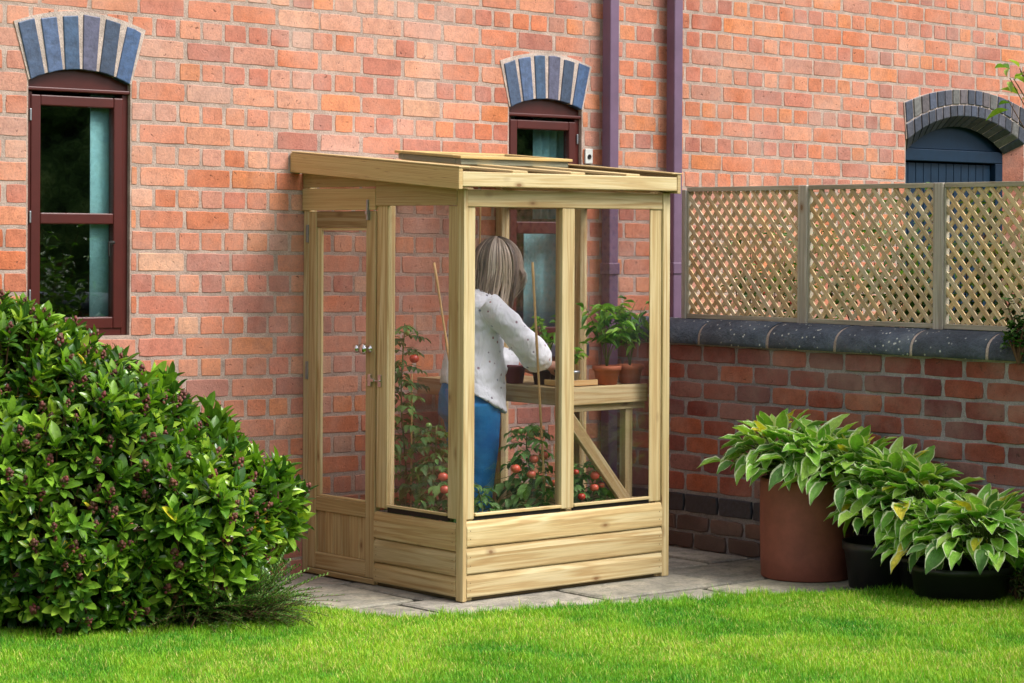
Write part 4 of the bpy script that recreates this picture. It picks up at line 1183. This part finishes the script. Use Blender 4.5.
SK = [(lin(82, 126, 42), 3), (lin(108, 154, 48), 3), (lin(58, 100, 40), 2.8), (lin(134, 180, 58), 2.2), (lin(168, 204, 76), 1.3), (lin(220, 210, 62), .12)]
def rosette(p, ax, nleaf, L0, spread0):
    ax = unit(ax); s = unit(np.cross(ax, (0.3, .5, .8))); t = np.cross(ax, s); tone = R(.78, 1.15)
    base = pick(SK)
    for i in range(nleaf):
        a = i * 2.4 + R(-.25, .25); u = (i + .5) / nleaf; el = math.radians(spread0 - 6 + 60 * u + R(-10, 10))
        rad = s * math.cos(a) + t * math.sin(a); d = ax * math.cos(el) + rad * math.sin(el)
        pos.append(p - ax * (.045 * u) + rad * .004); D.append(d + np.array([0, 0, -.12 * u])); U_.append(ax * 1.0 - rad * .35)
        Ls.append(L0 * R(.8, 1.2)); Ws.append(.36 * R(.85, 1.15)); c = (pick(SK) if R(0, 1) < .25 else base) * tone; c[3] = 1; cols.append(c)
front = shrub_pts(1650)
bcount = 0
for p, nrm in front:
    ax = unit(nrm * .75 + np.array([0, 0, .75]) + rng.normal(size=3) * .28)
    rosette(p, ax, random.randint(7, 11), R(.058, .086), 18)
    tube(st, [p - ax * .17 - np.array(nrm) * .03, p - ax * .08, p], [.004, .0035, .003], 4, cap=False)
    if R(0, 1) < .33:
        kb = .95 + R(0, .55)
        for j in range(11):
            a = j * 2.4; hh = j / 11
            ball(buds, p + ax * (.016 + .030 * hh * kb) + (unit(np.cross(ax, (1, .2, .1))) * math.cos(a) + np.cross(ax, unit(np.cross(ax, (1, .2, .1)))) * math.sin(a)) * .013 * kb * (1.05 - hh), .0058 * kb, lin(104, 56, 48) * [R(.7, 1.25), R(.7, 1.4), R(.7, 1.2), 1], 6, 4)
for p, nrm in shrub_pts(800, .84):
    rosette(p, unit(nrm + rng.normal(size=3) * .4 + [0, 0, .3]), 8, R(.06, .085), 25)
Ls = np.array(Ls); put_leaves(lf, TPL_K, pos, D, U_, Ls, Ls * np.array(Ws) * 1.15, np.array(cols), rng.uniform(.4, 1.5, len(pos)))
lf.build('foliage', M['skim'], shrub)
for i in range(46):
    a = cw(R(-2.9, -.95), 9.25 + R(-.22, .2), 0); b_, _ = random.choice(front)
    tube(st, [a * [1, 1, 0], a * .5 + b_ * .5 + [R(-.05, .05), R(-.05, .05), .05], b_ * .93 + a * .07], [.012, .008, .005], 5, cap=False)
st.build('stem', M['bark'], shrub)
tag(buds.build('flower_bud', M['bud'], shrub), kind='stuff')
# leaf litter and dark soil under the shrub
mb = MB(); P = [cw(L, F, 0)[:2] for L, F in ((-3.3, 8.60), (-2.3, 8.62), (-1.75, 8.66), (-1.3, 8.80), (-.95, 9.0), (-.8, 9.3), (-1.0, 9.6), (-3.3, 9.9))]
flat('soil_bed', [tuple(p) for p in P], -.01, .016, M['soil'])['kind'] = 'structure'

# feathery conifer at the shrub's right foot
random.seed(31)
con = empty('dwarf_conifer', tuple(cw(-1.12, 9.05, 0)), 0, 'low feathery conifer under the right edge of the big shrub', 'shrub')
lf = MB(); st = MB(); pos = []; D = []; U_ = []; cols = []; Ls = []
for i in range(520):
    a = R(0, 6.283); el = R(.1, 1.3); d0 = cw(math.cos(a) * 1.25, math.sin(a) * .8, 0); d = unit(np.array([d0[0], d0[1], math.tan(el) * .8])); L = R(.18, .38)
    b0 = cw(-1.10 + R(-.26, .14), 9.0 + R(-.08, .1), .05)
    P = [b0 + d * L * t + np.array([0, 0, -.09 * t * t]) for t in np.linspace(0, 1, 6)]
    if max(p[1] for p in P) > YW - .02: continue
    tube(st, P, np.linspace(.002, .001, 6), 3, cap=False)
    sd_ = unit(np.cross(d, (0, 0, 1)))
    for j in range(30):
        t = .15 + .85 * j / 30; k = min(4, int(t * 5)); p = P[k] + (P[k + 1] - P[k]) * (t * 5 - k)
        s = 1 if j % 2 else -1; pos.append(p); D.append(unit(d + sd_ * s * .9 + np.array([0, 0, R(-.3, .5)]))); U_.append([0, 0, 1.]); Ls.append(.040 * (1.1 - .6 * t)); cols.append(random.choice([lin(92, 132, 62), lin(120, 156, 78), lin(72, 108, 56)]))
TPL_N = leaf_tpl(1, .0, .2, .8, 1, .6)
TPL_N = (np.array([[0, -.5, 0], [0, .5, 0], [.6, .5, .02], [1, 0, -.05], [.6, -.5, .02]]), np.array([[0, 4, 2, 1]]), np.array([[0, .4], [0, .6], [.6, .6], [1, .5], [.6, .4]]))
put_leaves(lf, TPL_N, pos, D, U_, np.array(Ls), .0055, np.array(cols))
st.build('stem', M['bark'], con); lf.build('foliage', M['conif'], con)

# ------------------------------------------------------------------ hostas in pots along the wall
HS = [(lin(150, 206, 84), 3), (lin(124, 186, 72), 3), (lin(176, 220, 98), 2), (lin(98, 150, 70), 1.4), (lin(230, 220, 76), .45)]
TPL_H = leaf_tpl(7, .22, .45, .85, 4, .64, .25)
def hosta(root, crowns, n, seed, rmax, hmax, brown=0):
    random.seed(seed); rg = np.random.default_rng(seed)
    lf = MB(); st = MB(); pos = []; D = []; U_ = []; Ls = []; Ws = []; cols = []; cr = []
    for c in crowns:
        c = np.array(c, float)
        for i in range(n):
            e = ((i + .5) / n) ** .62; a = i * 2.39996 + R(-.2, .2)
            rr = rmax * (.10 + .62 * e) * R(.7, 1.25); zz = hmax * (1 - e ** 2.2 * .85) * R(.85, 1.08) - .02
            o = np.array([math.cos(a) * rr, math.sin(a) * rr, zz]); p = c + o
            if p[0] > 7.98: p[0] = 7.98 - (p[0] - 7.98) * .3
            el = math.radians(68 - 80 * e + R(-34, 26)); aa = a + R(-.35, .35)
            d = np.array([math.cos(aa) * math.cos(el), math.sin(aa) * math.cos(el), math.sin(el)])
            L = R(.088, .150)
            if p[0] + d[0] * L > 8.02: d[0] = -abs(d[0]) * .3
            pos.append(p); D.append(d); U_.append(np.array([-d[0] * .3 + R(-.35, .35), -d[1] * .3 + R(-.35, .35), 1.0 if el < 1.0 else .6]) + np.array([math.cos(aa), math.sin(aa), 0]) * max(0, el - .6) * -1.2)
            Ls.append(L); Ws.append(L * R(.44, .60)); cl = pick(HS)
            if brown and e > .8 and R(0, 1) < brown * .5: cl = lin(190, 160, 76)
            cols.append(cl); cr.append(R(.6, 1.5) + e * .5)
            tube(st, [c + np.array([o[0] * .1, o[1] * .1, -.05]), c + np.array([o[0] * .5, o[1] * .5, zz * .75]), p], [.004, .003, .0025], 4, cap=False)
    put_leaves(lf, TPL_H, pos, D, U_, np.array(Ls), np.array(Ws), np.array(cols), np.array(cr))
    st.build('stem', M['stem'], root); lf.build('foliage', M['hosta'], root)
h1 = empty('potted_hosta', (7.80, 6.975, 0), 0, 'variegated hosta spilling over a tall round terracotta pot', 'potted plant')
mb = MB(); lathe(mb, [(.200, .0), (.205, .006), (.208, .1), (.210, .25), (.211, .38), (.210, .43), (.206, .445), (.190, .445), (.188, .40), (.001, .39)], (7.80, 7.005, .002), 56); mb.build('pot', M['terra_big'], h1)
mb = MB(); lathe(mb, [(.001, .39), (.187, .395), (.001, .41)], (7.80, 7.005, 0), 30); mb.build('soil', M['soil'], h1)
hosta(h1, [(7.78, 7.17, .49), (7.78, 6.93, .48), (7.84, 6.76, .44)], 105, 41, .28, .17)
h2 = empty('potted_hosta', (7.82, 6.545, 0), 0, 'upright variegated hosta in black tub beside the terracotta pot', 'potted plant')
mb = MB(); lathe(mb, [(.150, 0), (.172, .16), (.18, .165), (.182, .20), (.168, .20), (.165, .15), (.001, .15)], (7.83, 6.58, .002), 44); mb.build('pot', M['blackp'], h2)
hosta(h2, [(7.82, 6.52, .30), (7.84, 6.38, .27)], 150, 42, .25, .25, .04)
h3 = empty('potted_hosta', (7.85, 6.15, 0), 0, 'low wide hosta with yellowing leaves in black tub, rightmost by the wall', 'potted plant')
mb = MB(); lathe(mb, [(.19, 0), (.21, .12), (.222, .125), (.224, .15), (.205, .15), (.20, .11), (.001, .11)], (7.81, 6.14, .002), 44); mb.build('pot', M['blackp'], h3)
hosta(h3, [(7.78, 6.23, .19), (7.80, 6.02, .21)], 145, 43, .28, .20, .05)
for lab, c, r in (('low black tub tucked between the two black potted hostas', (7.86, 6.36, .002), .13),):
    mb = MB(); lathe(mb, [(r * .85, 0), (r * .97, .13), (r * 1.04, .135), (r * 1.04, .16), (r * .93, .16), (r * .9, .1), (.001, .1)], c, 36)
    o = mb.build('plant_tub', M['blackp']); tag(o, lab, 'tub')
random.seed(51)
def leafy(name, base, pts, nleaf, L, palette, label, cat, seed, m='soft', spread=.06, group=None, w=.42, stems=True, tp=None):
    """shrub: stems from base to pts, leaves scattered around pts"""
    random.seed(seed); root = empty(name, base, 0, label, cat, group); st = MB(); lf = MB(); pos = []; D = []; U_ = []; cols = []; Ls = []
    b0 = np.array(base, float)
    for p in pts:
        p = np.array(p, float); mid = (b0 + p) / 2 + np.array([R(-.05, .05), R(-.05, .05), .04])
        P = [b0 * (1 - t) ** 2 + 2 * mid * t * (1 - t) + p * t * t for t in np.linspace(0, 1, 7)]
        tube(st, P, np.linspace(.007, .002, 7), 5, cap=False)
        for i in range(nleaf):
            t = R(.45, 1.05); q = P[min(6, int(t * 6))] if t < 1 else p
            pos.append(q + np.array([R(-1, 1), R(-1, 1), R(-1, 1)]) * spread); a = R(0, 6.283); D.append([math.cos(a), math.sin(a), R(-.7, .7)]); U_.append([R(-.5, .5), R(-.5, .5), 1]); Ls.append(L * R(.7, 1.25)); cols.append(random.choice(palette) * [1, 1, 1, 1])
    Ls = np.array(Ls); put_leaves(lf, tp or TPL_M, pos, D, U_, Ls, Ls * w, np.array(cols))
    st.build('stem', M['bark'], root); lf.build('foliage', M[m], root); return root
G1 = [lin(70, 104, 44), lin(54, 88, 40), lin(92, 128, 56)]
r_ = leafy('flowering_shrub', (8.75, 8.1, 0), [(8.42 + R(-.1, .25), 7.85 + R(-.5, .3), R(.9, 1.6)) for _ in range(34)], 80, .05, G1, 'red flowered shrub behind the first trellis panel', 'shrub', 52)
mb = MB()
for _ in range(6):
    ball(mb, (8.42 + R(-.05, .1), 7.95 + R(-.25, .3), R(1.2, 1.55)), .014, lin(190, 30, 40), 7, 5)
mb.build('flower', M['petal'], r_)
r_ = leafy('flowering_shrub', (8.8, 7.0, 0), [(8.45 + R(-.1, .25), 7.0 + R(-.55, .5), R(.9, 1.75)) for _ in range(44)], 85, .055, G1, 'leafy green shrub behind the middle trellis panel', 'shrub', 53)
r_ = leafy('flowering_shrub', (8.8, 6.0, 0), [(8.45 + R(-.1, .25), 6.1 + R(-.65, .5), R(.9, 1.75)) for _ in range(44)], 85, .055, [lin(84, 100, 50), lin(110, 120, 60), lin(60, 84, 44)], 'yellow green shrub behind the right trellis panel', 'shrub', 54)
leafy('climbing_ivy', (7.99, 5.98, 1.0), [(8.02, 6.08 + R(-.25, .06), R(1.12, 1.30)) for _ in range(12)], 16, .035, [lin(40, 70, 34), lin(56, 92, 40), lin(88, 120, 60)], 'dark green ivy sprig over the coping at the right edge', 'ivy', 55, 'skim', .03, w=.7)
leafy('small_tree', (8.9, 5.2, 0), [(8.0 + R(-.02, .05), 6.02 + R(-.06, .02), 2.19 + R(-.07, .09)) for _ in range(12)] + [(8.3 + R(-.2, .4), 5.5 + R(-.3, .3), 2.3 + R(-.1, .5)) for _ in range(14)], 14, .09, [lin(128, 160, 60), lin(100, 140, 52), lin(160, 182, 84)], 'pale green tree branch hanging in at the upper right edge', 'tree', 56, 'soft', .045, w=.34)
leafy('wall_foot_plant', (7.93, 5.93, 0), [(7.95 + R(-.09, .04), 5.90 + R(-.08, .1), R(.06, .16)) for _ in range(14)], 12, .035, [lin(60, 84, 54), lin(84, 110, 60), lin(110, 120, 80)], 'small silvery plant at the foot of the wall, lower right', 'plant', 57, 'soft', .025, w=.25)

leafy('reflection_shrub', (7.5, 3.3, 0), [(7.5 + R(-.35, .4), 3.2 + R(-1.0, 1.0), R(.5, 1.6)) for _ in range(60)], 60, .08, G1, 'unseen green shrub added along the garden wall to fill the left window reflection', 'shrub', 58, spread=.1)  # added out of view, only to put dark green in the window reflection
# ------------------------------------------------------------------ clipped hedge at the far side of the garden (seen in the panes)
hm, N, Lk, b = mat('hedge leaf mass', rough=0.7, spec=0.2)
n1 = noise(N, Lk, obco(N), 2.4, 6, .75); Lk.new(ramp(N, Lk, n1, [(.35, lin(26, 40, 22)), (.5, lin(84, 116, 60)), (.68, lin(150, 176, 104))]), b.inputs['Base Color'])
bump(N, Lk, n1, b, 1.0, .3)
mb = MB(); nx, nz = 60, 12; V = []
for i in range(nx + 1):
    for j in range(nz + 1):
        x = -14 + 48 * i / nx; z = 4.6 * j / nz; V.append([x, -9 + .6 * math.sin(x * .9) + .3 * math.sin(x * 2.3 + z * 2) + .35 * math.sin(z * 3 + x), z + (.5 * math.sin(x * .7) + .3 * math.sin(x * 2.1)) * j / nz])
k = nz + 1; F = [[i * k + j, (i + 1) * k + j, (i + 1) * k + j + 1, i * k + j + 1] for i in range(nx) for j in range(nz)]
mb.add(V, F, smooth=True); hd = mb.build('hedge', hm); hd.modifiers.new('s', 'SOLIDIFY').thickness = 1.5
tag(hd, 'tall dark hedge across the garden, reflected in the house window', 'hedge', kind='stuff')

# ------------------------------------------------------------------ woman at the bench
random.seed(61)
PX, PY, PZ = 6.560, 7.905, .02
per = empty('person', (PX, PY, PZ), 0, 'woman with long greying hair, white floral blouse and blue jeans potting at the bench', 'person')
PA = math.radians(-22)
def pw(p): return np.array([p[0] * math.cos(PA) - p[1] * math.sin(PA) + PX, p[0] * math.sin(PA) + p[1] * math.cos(PA) + PY, p[2] + PZ])
def loft(mb, rings, n=28):
    V = []
    for cx, cy, cz, ax, ay, tl in rings:
        for i in range(n):
            a = 2 * math.pi * i / n; V.append(pw((cx + ax * math.cos(a), cy + ay * math.sin(a), cz + tl * ax * math.cos(a))))
    m = len(rings); F = [[i * n + j, i * n + (j + 1) % n, (i + 1) * n + (j + 1) % n, (i + 1) * n + j] for i in range(m - 1) for j in range(n)]
    F += [list(range(n))[::-1], [(m - 1) * n + j for j in range(n)]]
    mb.add(V, F, smooth=True)
def limb(mb, P, r, n=14): tube(mb, [pw(p) for p in P], r, n, ref=(0, 1, .1))
def blob(mb, c, sc, nu=20, nv=14, col=(1, 1, 1, 1)):
    t = MB(); ball(t, (0, 0, 0), 1.0, col, nu, nv, sc)
    mb.add(np.array([pw(v + np.array(c)) for v in t.V[0]]), [list(f) for f in np.split(t.loops[0], np.cumsum(t.sizes[0])[:-1])], col, smooth=True)
def finish(o, vox, smooth=2, disp=None):
    m = o.modifiers.new('remesh', 'REMESH'); m.mode = 'VOXEL'; m.voxel_size = vox; m.use_smooth_shade = True
    m = o.modifiers.new('smooth', 'SMOOTH'); m.iterations = smooth; m.factor = .5
    if disp:
        tx = bpy.data.textures.new('folds', 'CLOUDS'); tx.noise_scale = disp[0]; tx.noise_depth = 2
        m = o.modifiers.new('folds', 'DISPLACE'); m.texture = tx; m.strength = disp[1]; m.mid_level = .5; m.texture_coords = 'LOCAL'
body = MB(); HX, HY, HZ = .135, -.02, 1.36
loft(body, [(0, 0, .80, .10, .14, 0), (0, 0, .92, .095, .13, 0), (.01, 0, 1.02, .09, .12, 0), (.02, 0, 1.15, .095, .14, 0), (.03, 0, 1.22, .075, .145, 0), (.04, 0, 1.26, .05, .07, 0)])
limb(body, [(.040, 0, 1.22), (.065, -.01, 1.27), (.115, -.02, 1.33)], [.052, .048, .05])
blob(body, (HX, HY, HZ + .01), (.088, .074, .105)); blob(body, (HX + .035, HY, HZ - .05), (.055, .055, .055))
limb(body, [(HX + .078, HY, HZ + .02), (HX + .100, HY, HZ - .018), (HX + .085, HY, HZ - .03)], [.009, .014, .010], 8)
limb(body, [(HX + .078, HY - .022, HZ - .052), (HX + .088, HY, HZ - .052), (HX + .078, HY + .022, HZ - .052)], [.006, .008, .006], 8)
for s in (-1, 1): blob(body, (HX - .005, HY + s * .076, HZ - .005), (.018, .008, .028), 10, 8)
# arms and hands, fingers curled over the small pot
def arm(S0, E0, W0, palm_dir, s):
    limb(body, [S0, tuple((np.array(S0) + E0) / 2), E0, tuple((np.array(E0) + W0) / 2), W0], [.042, .040, .034, .032, .024])
    W0 = np.array(W0); d = unit(palm_dir); up = np.array([0, 0, 1.]); side = unit(np.cross(d, up)) ; nrm = np.cross(side, d)
    limb(body, [W0, W0 + d * .035, W0 + d * .075], [.022, .030, .034], 14)
    for i, (off, ln) in enumerate(((-.027, .062), (-.009, .072), (.010, .068), (.027, .054))):
        b0 = W0 + d * .070 + side * off
        P = [b0 - d * .015, b0 + d * ln * .40 - nrm * .006, b0 + d * ln * .72 - nrm * .022, b0 + d * ln * .86 - nrm * .042]
        limb(body, [tuple(p) for p in P], [.0095, .009, .008, .0068], 8)
    t0 = W0 + d * .02 - side * s * .022
    limb(body, [tuple(t0), tuple(t0 + d * .030 - side * s * .022 - nrm * .012), tuple(t0 + d * .055 - side * s * .022 - nrm * .032)], [.012, .0105, .008], 8)
arm((.05, -.150, 1.20), (.205, -.185, 1.03), (.340, -.085, .935), (.9, .25, -.32), -1)
arm((.05, .120, 1.20), (.06, .150, .985), (.275, .055, .925), (1, -.25, -.2), 1)
for s in (-1, 1):
    limb(body, [(0, s * .08, .80), (.01, s * .085, .45), (0, s * .09, .08)], [.075, .05, .036])
    limb(body, [(-.03, s * .09, .06), (.04, s * .092, .05), (.12, s * .095, .03)], [.035, .036, .028])
bm = plain('skin', lin(214, 160, 138), .5, .4, nscale=30, var=.06, bmp=.05); N = bm.node_tree.nodes; N['Principled BSDF'].inputs['Subsurface Weight'].default_value = .1
N['Principled BSDF'].inputs['Subsurface Radius'].default_value = (.02, .008, .004)
bo = body.build('body', bm, per); finish(bo, .0042, 2)
mb = MB()
for s in (-1, 1): ball(mb, pw((HX + .070, HY + s * .030, HZ + .012)), .012, (.9, .9, .9, 1), 12, 8); 
mb.build('eyes', M['white'], per)
jn, N, Lk, b = mat('blue denim', rough=0.85, spec=0.2)
n1 = noise(N, Lk, obco(N), 6, 5, .6); n2 = noise(N, Lk, obco(N), 320, 2)
c = ramp(N, Lk, n1, [(.3, lin(26, 104, 168)), (.7, lin(64, 154, 212))]); c = mix(N, Lk, 1.0, c, ramp(N, Lk, n2, [(.3, .8), (.7, 1.1)]), 'MULTIPLY'); Lk.new(c, b.inputs['Base Color']); bump(N, Lk, n2, b, .3, .002)
je = MB(); loft(je, [(.01, 0, .92, .085, .12, 0), (.004, 0, .88, .110, .142, 0), (-.006, 0, .81, .130, .165, 0), (-.005, 0, .72, .13, .17, 0), (0, 0, .68, .10, .15, 0)])
for s in (-1, 1): limb(je, [(.006, s * .085, .78), (.018, s * .082, .62), (.020, s * .078, .46), (.008, s * .084, .28), (-.005, s * .09, .10)], [.108, .096, .076, .064, .056], 20)
o = je.build('jeans', jn, per); finish(o, .009, 3, (.11, .012))
sh = MB()
for s in (-1, 1): limb(sh, [(-.055, s * .09, .045), (.0, s * .09, .05), (.07, s * .093, .042), (.14, s * .096, .028)], [.036, .045, .042, .026], 14)
o = sh.build('shoes', M['blackp'], per); finish(o, .008, 2)
bl, N, Lk, b = mat('white floral blouse', rough=0.8, spec=0.2)
vo = N.new('ShaderNodeTexVoronoi'); vo.inputs['Scale'].default_value = 27; vo.inputs['Randomness'].default_value = .8; Lk.new(obco(N), vo.inputs['Vector'])
dots = ramp(N, Lk, vo.outputs['Distance'], [(.15, .9), (.19, 0.0)])
hc_ = ramp(N, Lk, vo.outputs['Color'], [(.3, lin(120, 110, 130)), (.5, lin(180, 128, 128)), (.7, lin(130, 140, 170))])
c = mix(N, Lk, dots, lin(240, 244, 250), hc_); Lk.new(c, b.inputs['Base Color']); n2 = noise(N, Lk, mapping(N, Lk, obco(N), (1, 1, .45)), 16, 3, .55, 1.2); bump(N, Lk, n2, b, .6, .022)
bs = MB(); loft(bs, [(.015, -.01, .79, .142, .192, -.50), (.022, 0, .86, .140, .180, -.40), (.022, 0, .93, .134, .165, -.25), (.024, 0, 1.0, .126, .150, -.05), (.026, 0, 1.09, .120, .150, 0), (.028, 0, 1.16, .112, .158, 0), (.032, 0, 1.215, .092, .155, 0), (.038, 0, 1.255, .075, .115, 0), (.048, 0, 1.278, .060, .066, 0)])
limb(bs, [(.035, -.128, 1.215), (.085, -.160, 1.165), (.145, -.180, 1.10), (.205, -.185, 1.035), (.250, -.160, .990), (.290, -.125, .965), (.312, -.108, .952), (.328, -.095, .943)], [.056, .060, .060, .066, .074, .068, .046, .031], 20)
limb(bs, [(.040, .115, 1.215), (.045, .140, 1.13), (.05, .148, 1.04), (.07, .145, .975), (.13, .115, .955), (.20, .085, .940), (.235, .070, .933), (.255, .062, .928)], [.056, .062, .064, .068, .068, .062, .044, .03], 20)
o = bs.build('blouse', bl, per); finish(o, .006, 3, (.085, .026))
# hair: cap and long strands
hm_, N, Lk, b = mat('hair', rough=0.42, spec=0.4); Lk.new(attr(N), b.inputs['Base Color']); b.inputs['Anisotropic'].default_value = .5
hr = MB(); blob(hr, (HX - .012, HY, HZ + .022), (.094, .084, .108), 24, 16, lin(92, 80, 74))
HCc = [lin(112, 100, 94), lin(142, 126, 116), lin(172, 154, 140), lin(202, 184, 166), lin(222, 208, 194), lin(82, 74, 72)]
c0 = np.array([HX - .010, HY, HZ + .02])
for lock in range(92):
    phl = R(-math.pi, math.pi); radl = R(.93, 1.12); front_ = abs(phl) < .8
    zl = R(1.23, 1.31) if front_ else (R(1.08, 1.19) if abs(phl) > 1.3 else R(1.13, 1.27))
    coll = random.choices(HCc, (2, 3, 3, 2.2, 1.2, 1.6))[0]; wa, wf, wp = R(.003, .012), R(4, 9), R(0, 6.28); ins = R(.05, .22); bulge = R(.0, .10) + (.12 if front_ else 0)
    for k in range(14):
        ph = phl + R(-.10, .10); rad = radl + R(-.02, .02); w = R(.0012, .0030); zend = zl + R(-.03, .02)
        col = coll * R(.82, 1.18); col[3] = 1
        P = []; jx, jy = R(-.004, .004), R(-.004, .004)
        for t in np.linspace(.06, 1.66, 9):
            P.append(c0 + np.array([math.cos(ph) * math.sin(min(t, 1.60)) * .102 + jx * t, math.sin(ph) * math.sin(min(t, 1.60)) * .088 + jy * t, math.cos(t) * .119]) * rad)
        last = P[-1].copy(); n_ = 9
        for q in range(1, n_ + 1):
            t = q / n_; z = last[2] + (zend - last[2]) * t
            inn = (ins * t + .42 * t ** 3) if not front_ else (-.22 * bulge * 4 * t * (1 - t) + .30 * t ** 2)
            wv = wa * math.sin(t * wf + wp) * t
            bk = -.035 * t if abs(ph) > 1.6 else 0
            P.append(np.array([c0[0] + (last[0] - c0[0]) * (1 - inn) * (1 + bulge * math.sin(t * 3.1)) + bk + wv, c0[1] + (last[1] - c0[1]) * (1 - inn) * (1 + bulge * math.sin(t * 3.1)) + wv * .7, z]))
        V = []; ci = []
        for q, p in enumerate(P):
            rd = unit(np.array([p[0] - c0[0], p[1] - c0[1], 0])); tg = np.array([-rd[1], rd[0], 0]); ww = w * (1 if q < len(P) - 3 else .45)
            V += [pw(p - tg * ww), pw(p + rd * .001), pw(p + tg * ww)]
            k_ = .62 + .55 * min(1, q / 8); ci += [np.clip(col * [k_, k_, k_, 1], 0, .9)] * 3
        F = [[q * 3 + a, q * 3 + a + 1, q * 3 + a + 4, q * 3 + a + 3] for q in range(len(P) - 1) for a in (0, 1)]
        hr.add(V, F, np.array(ci), smooth=True)
hr.build('hair', hm_, per)
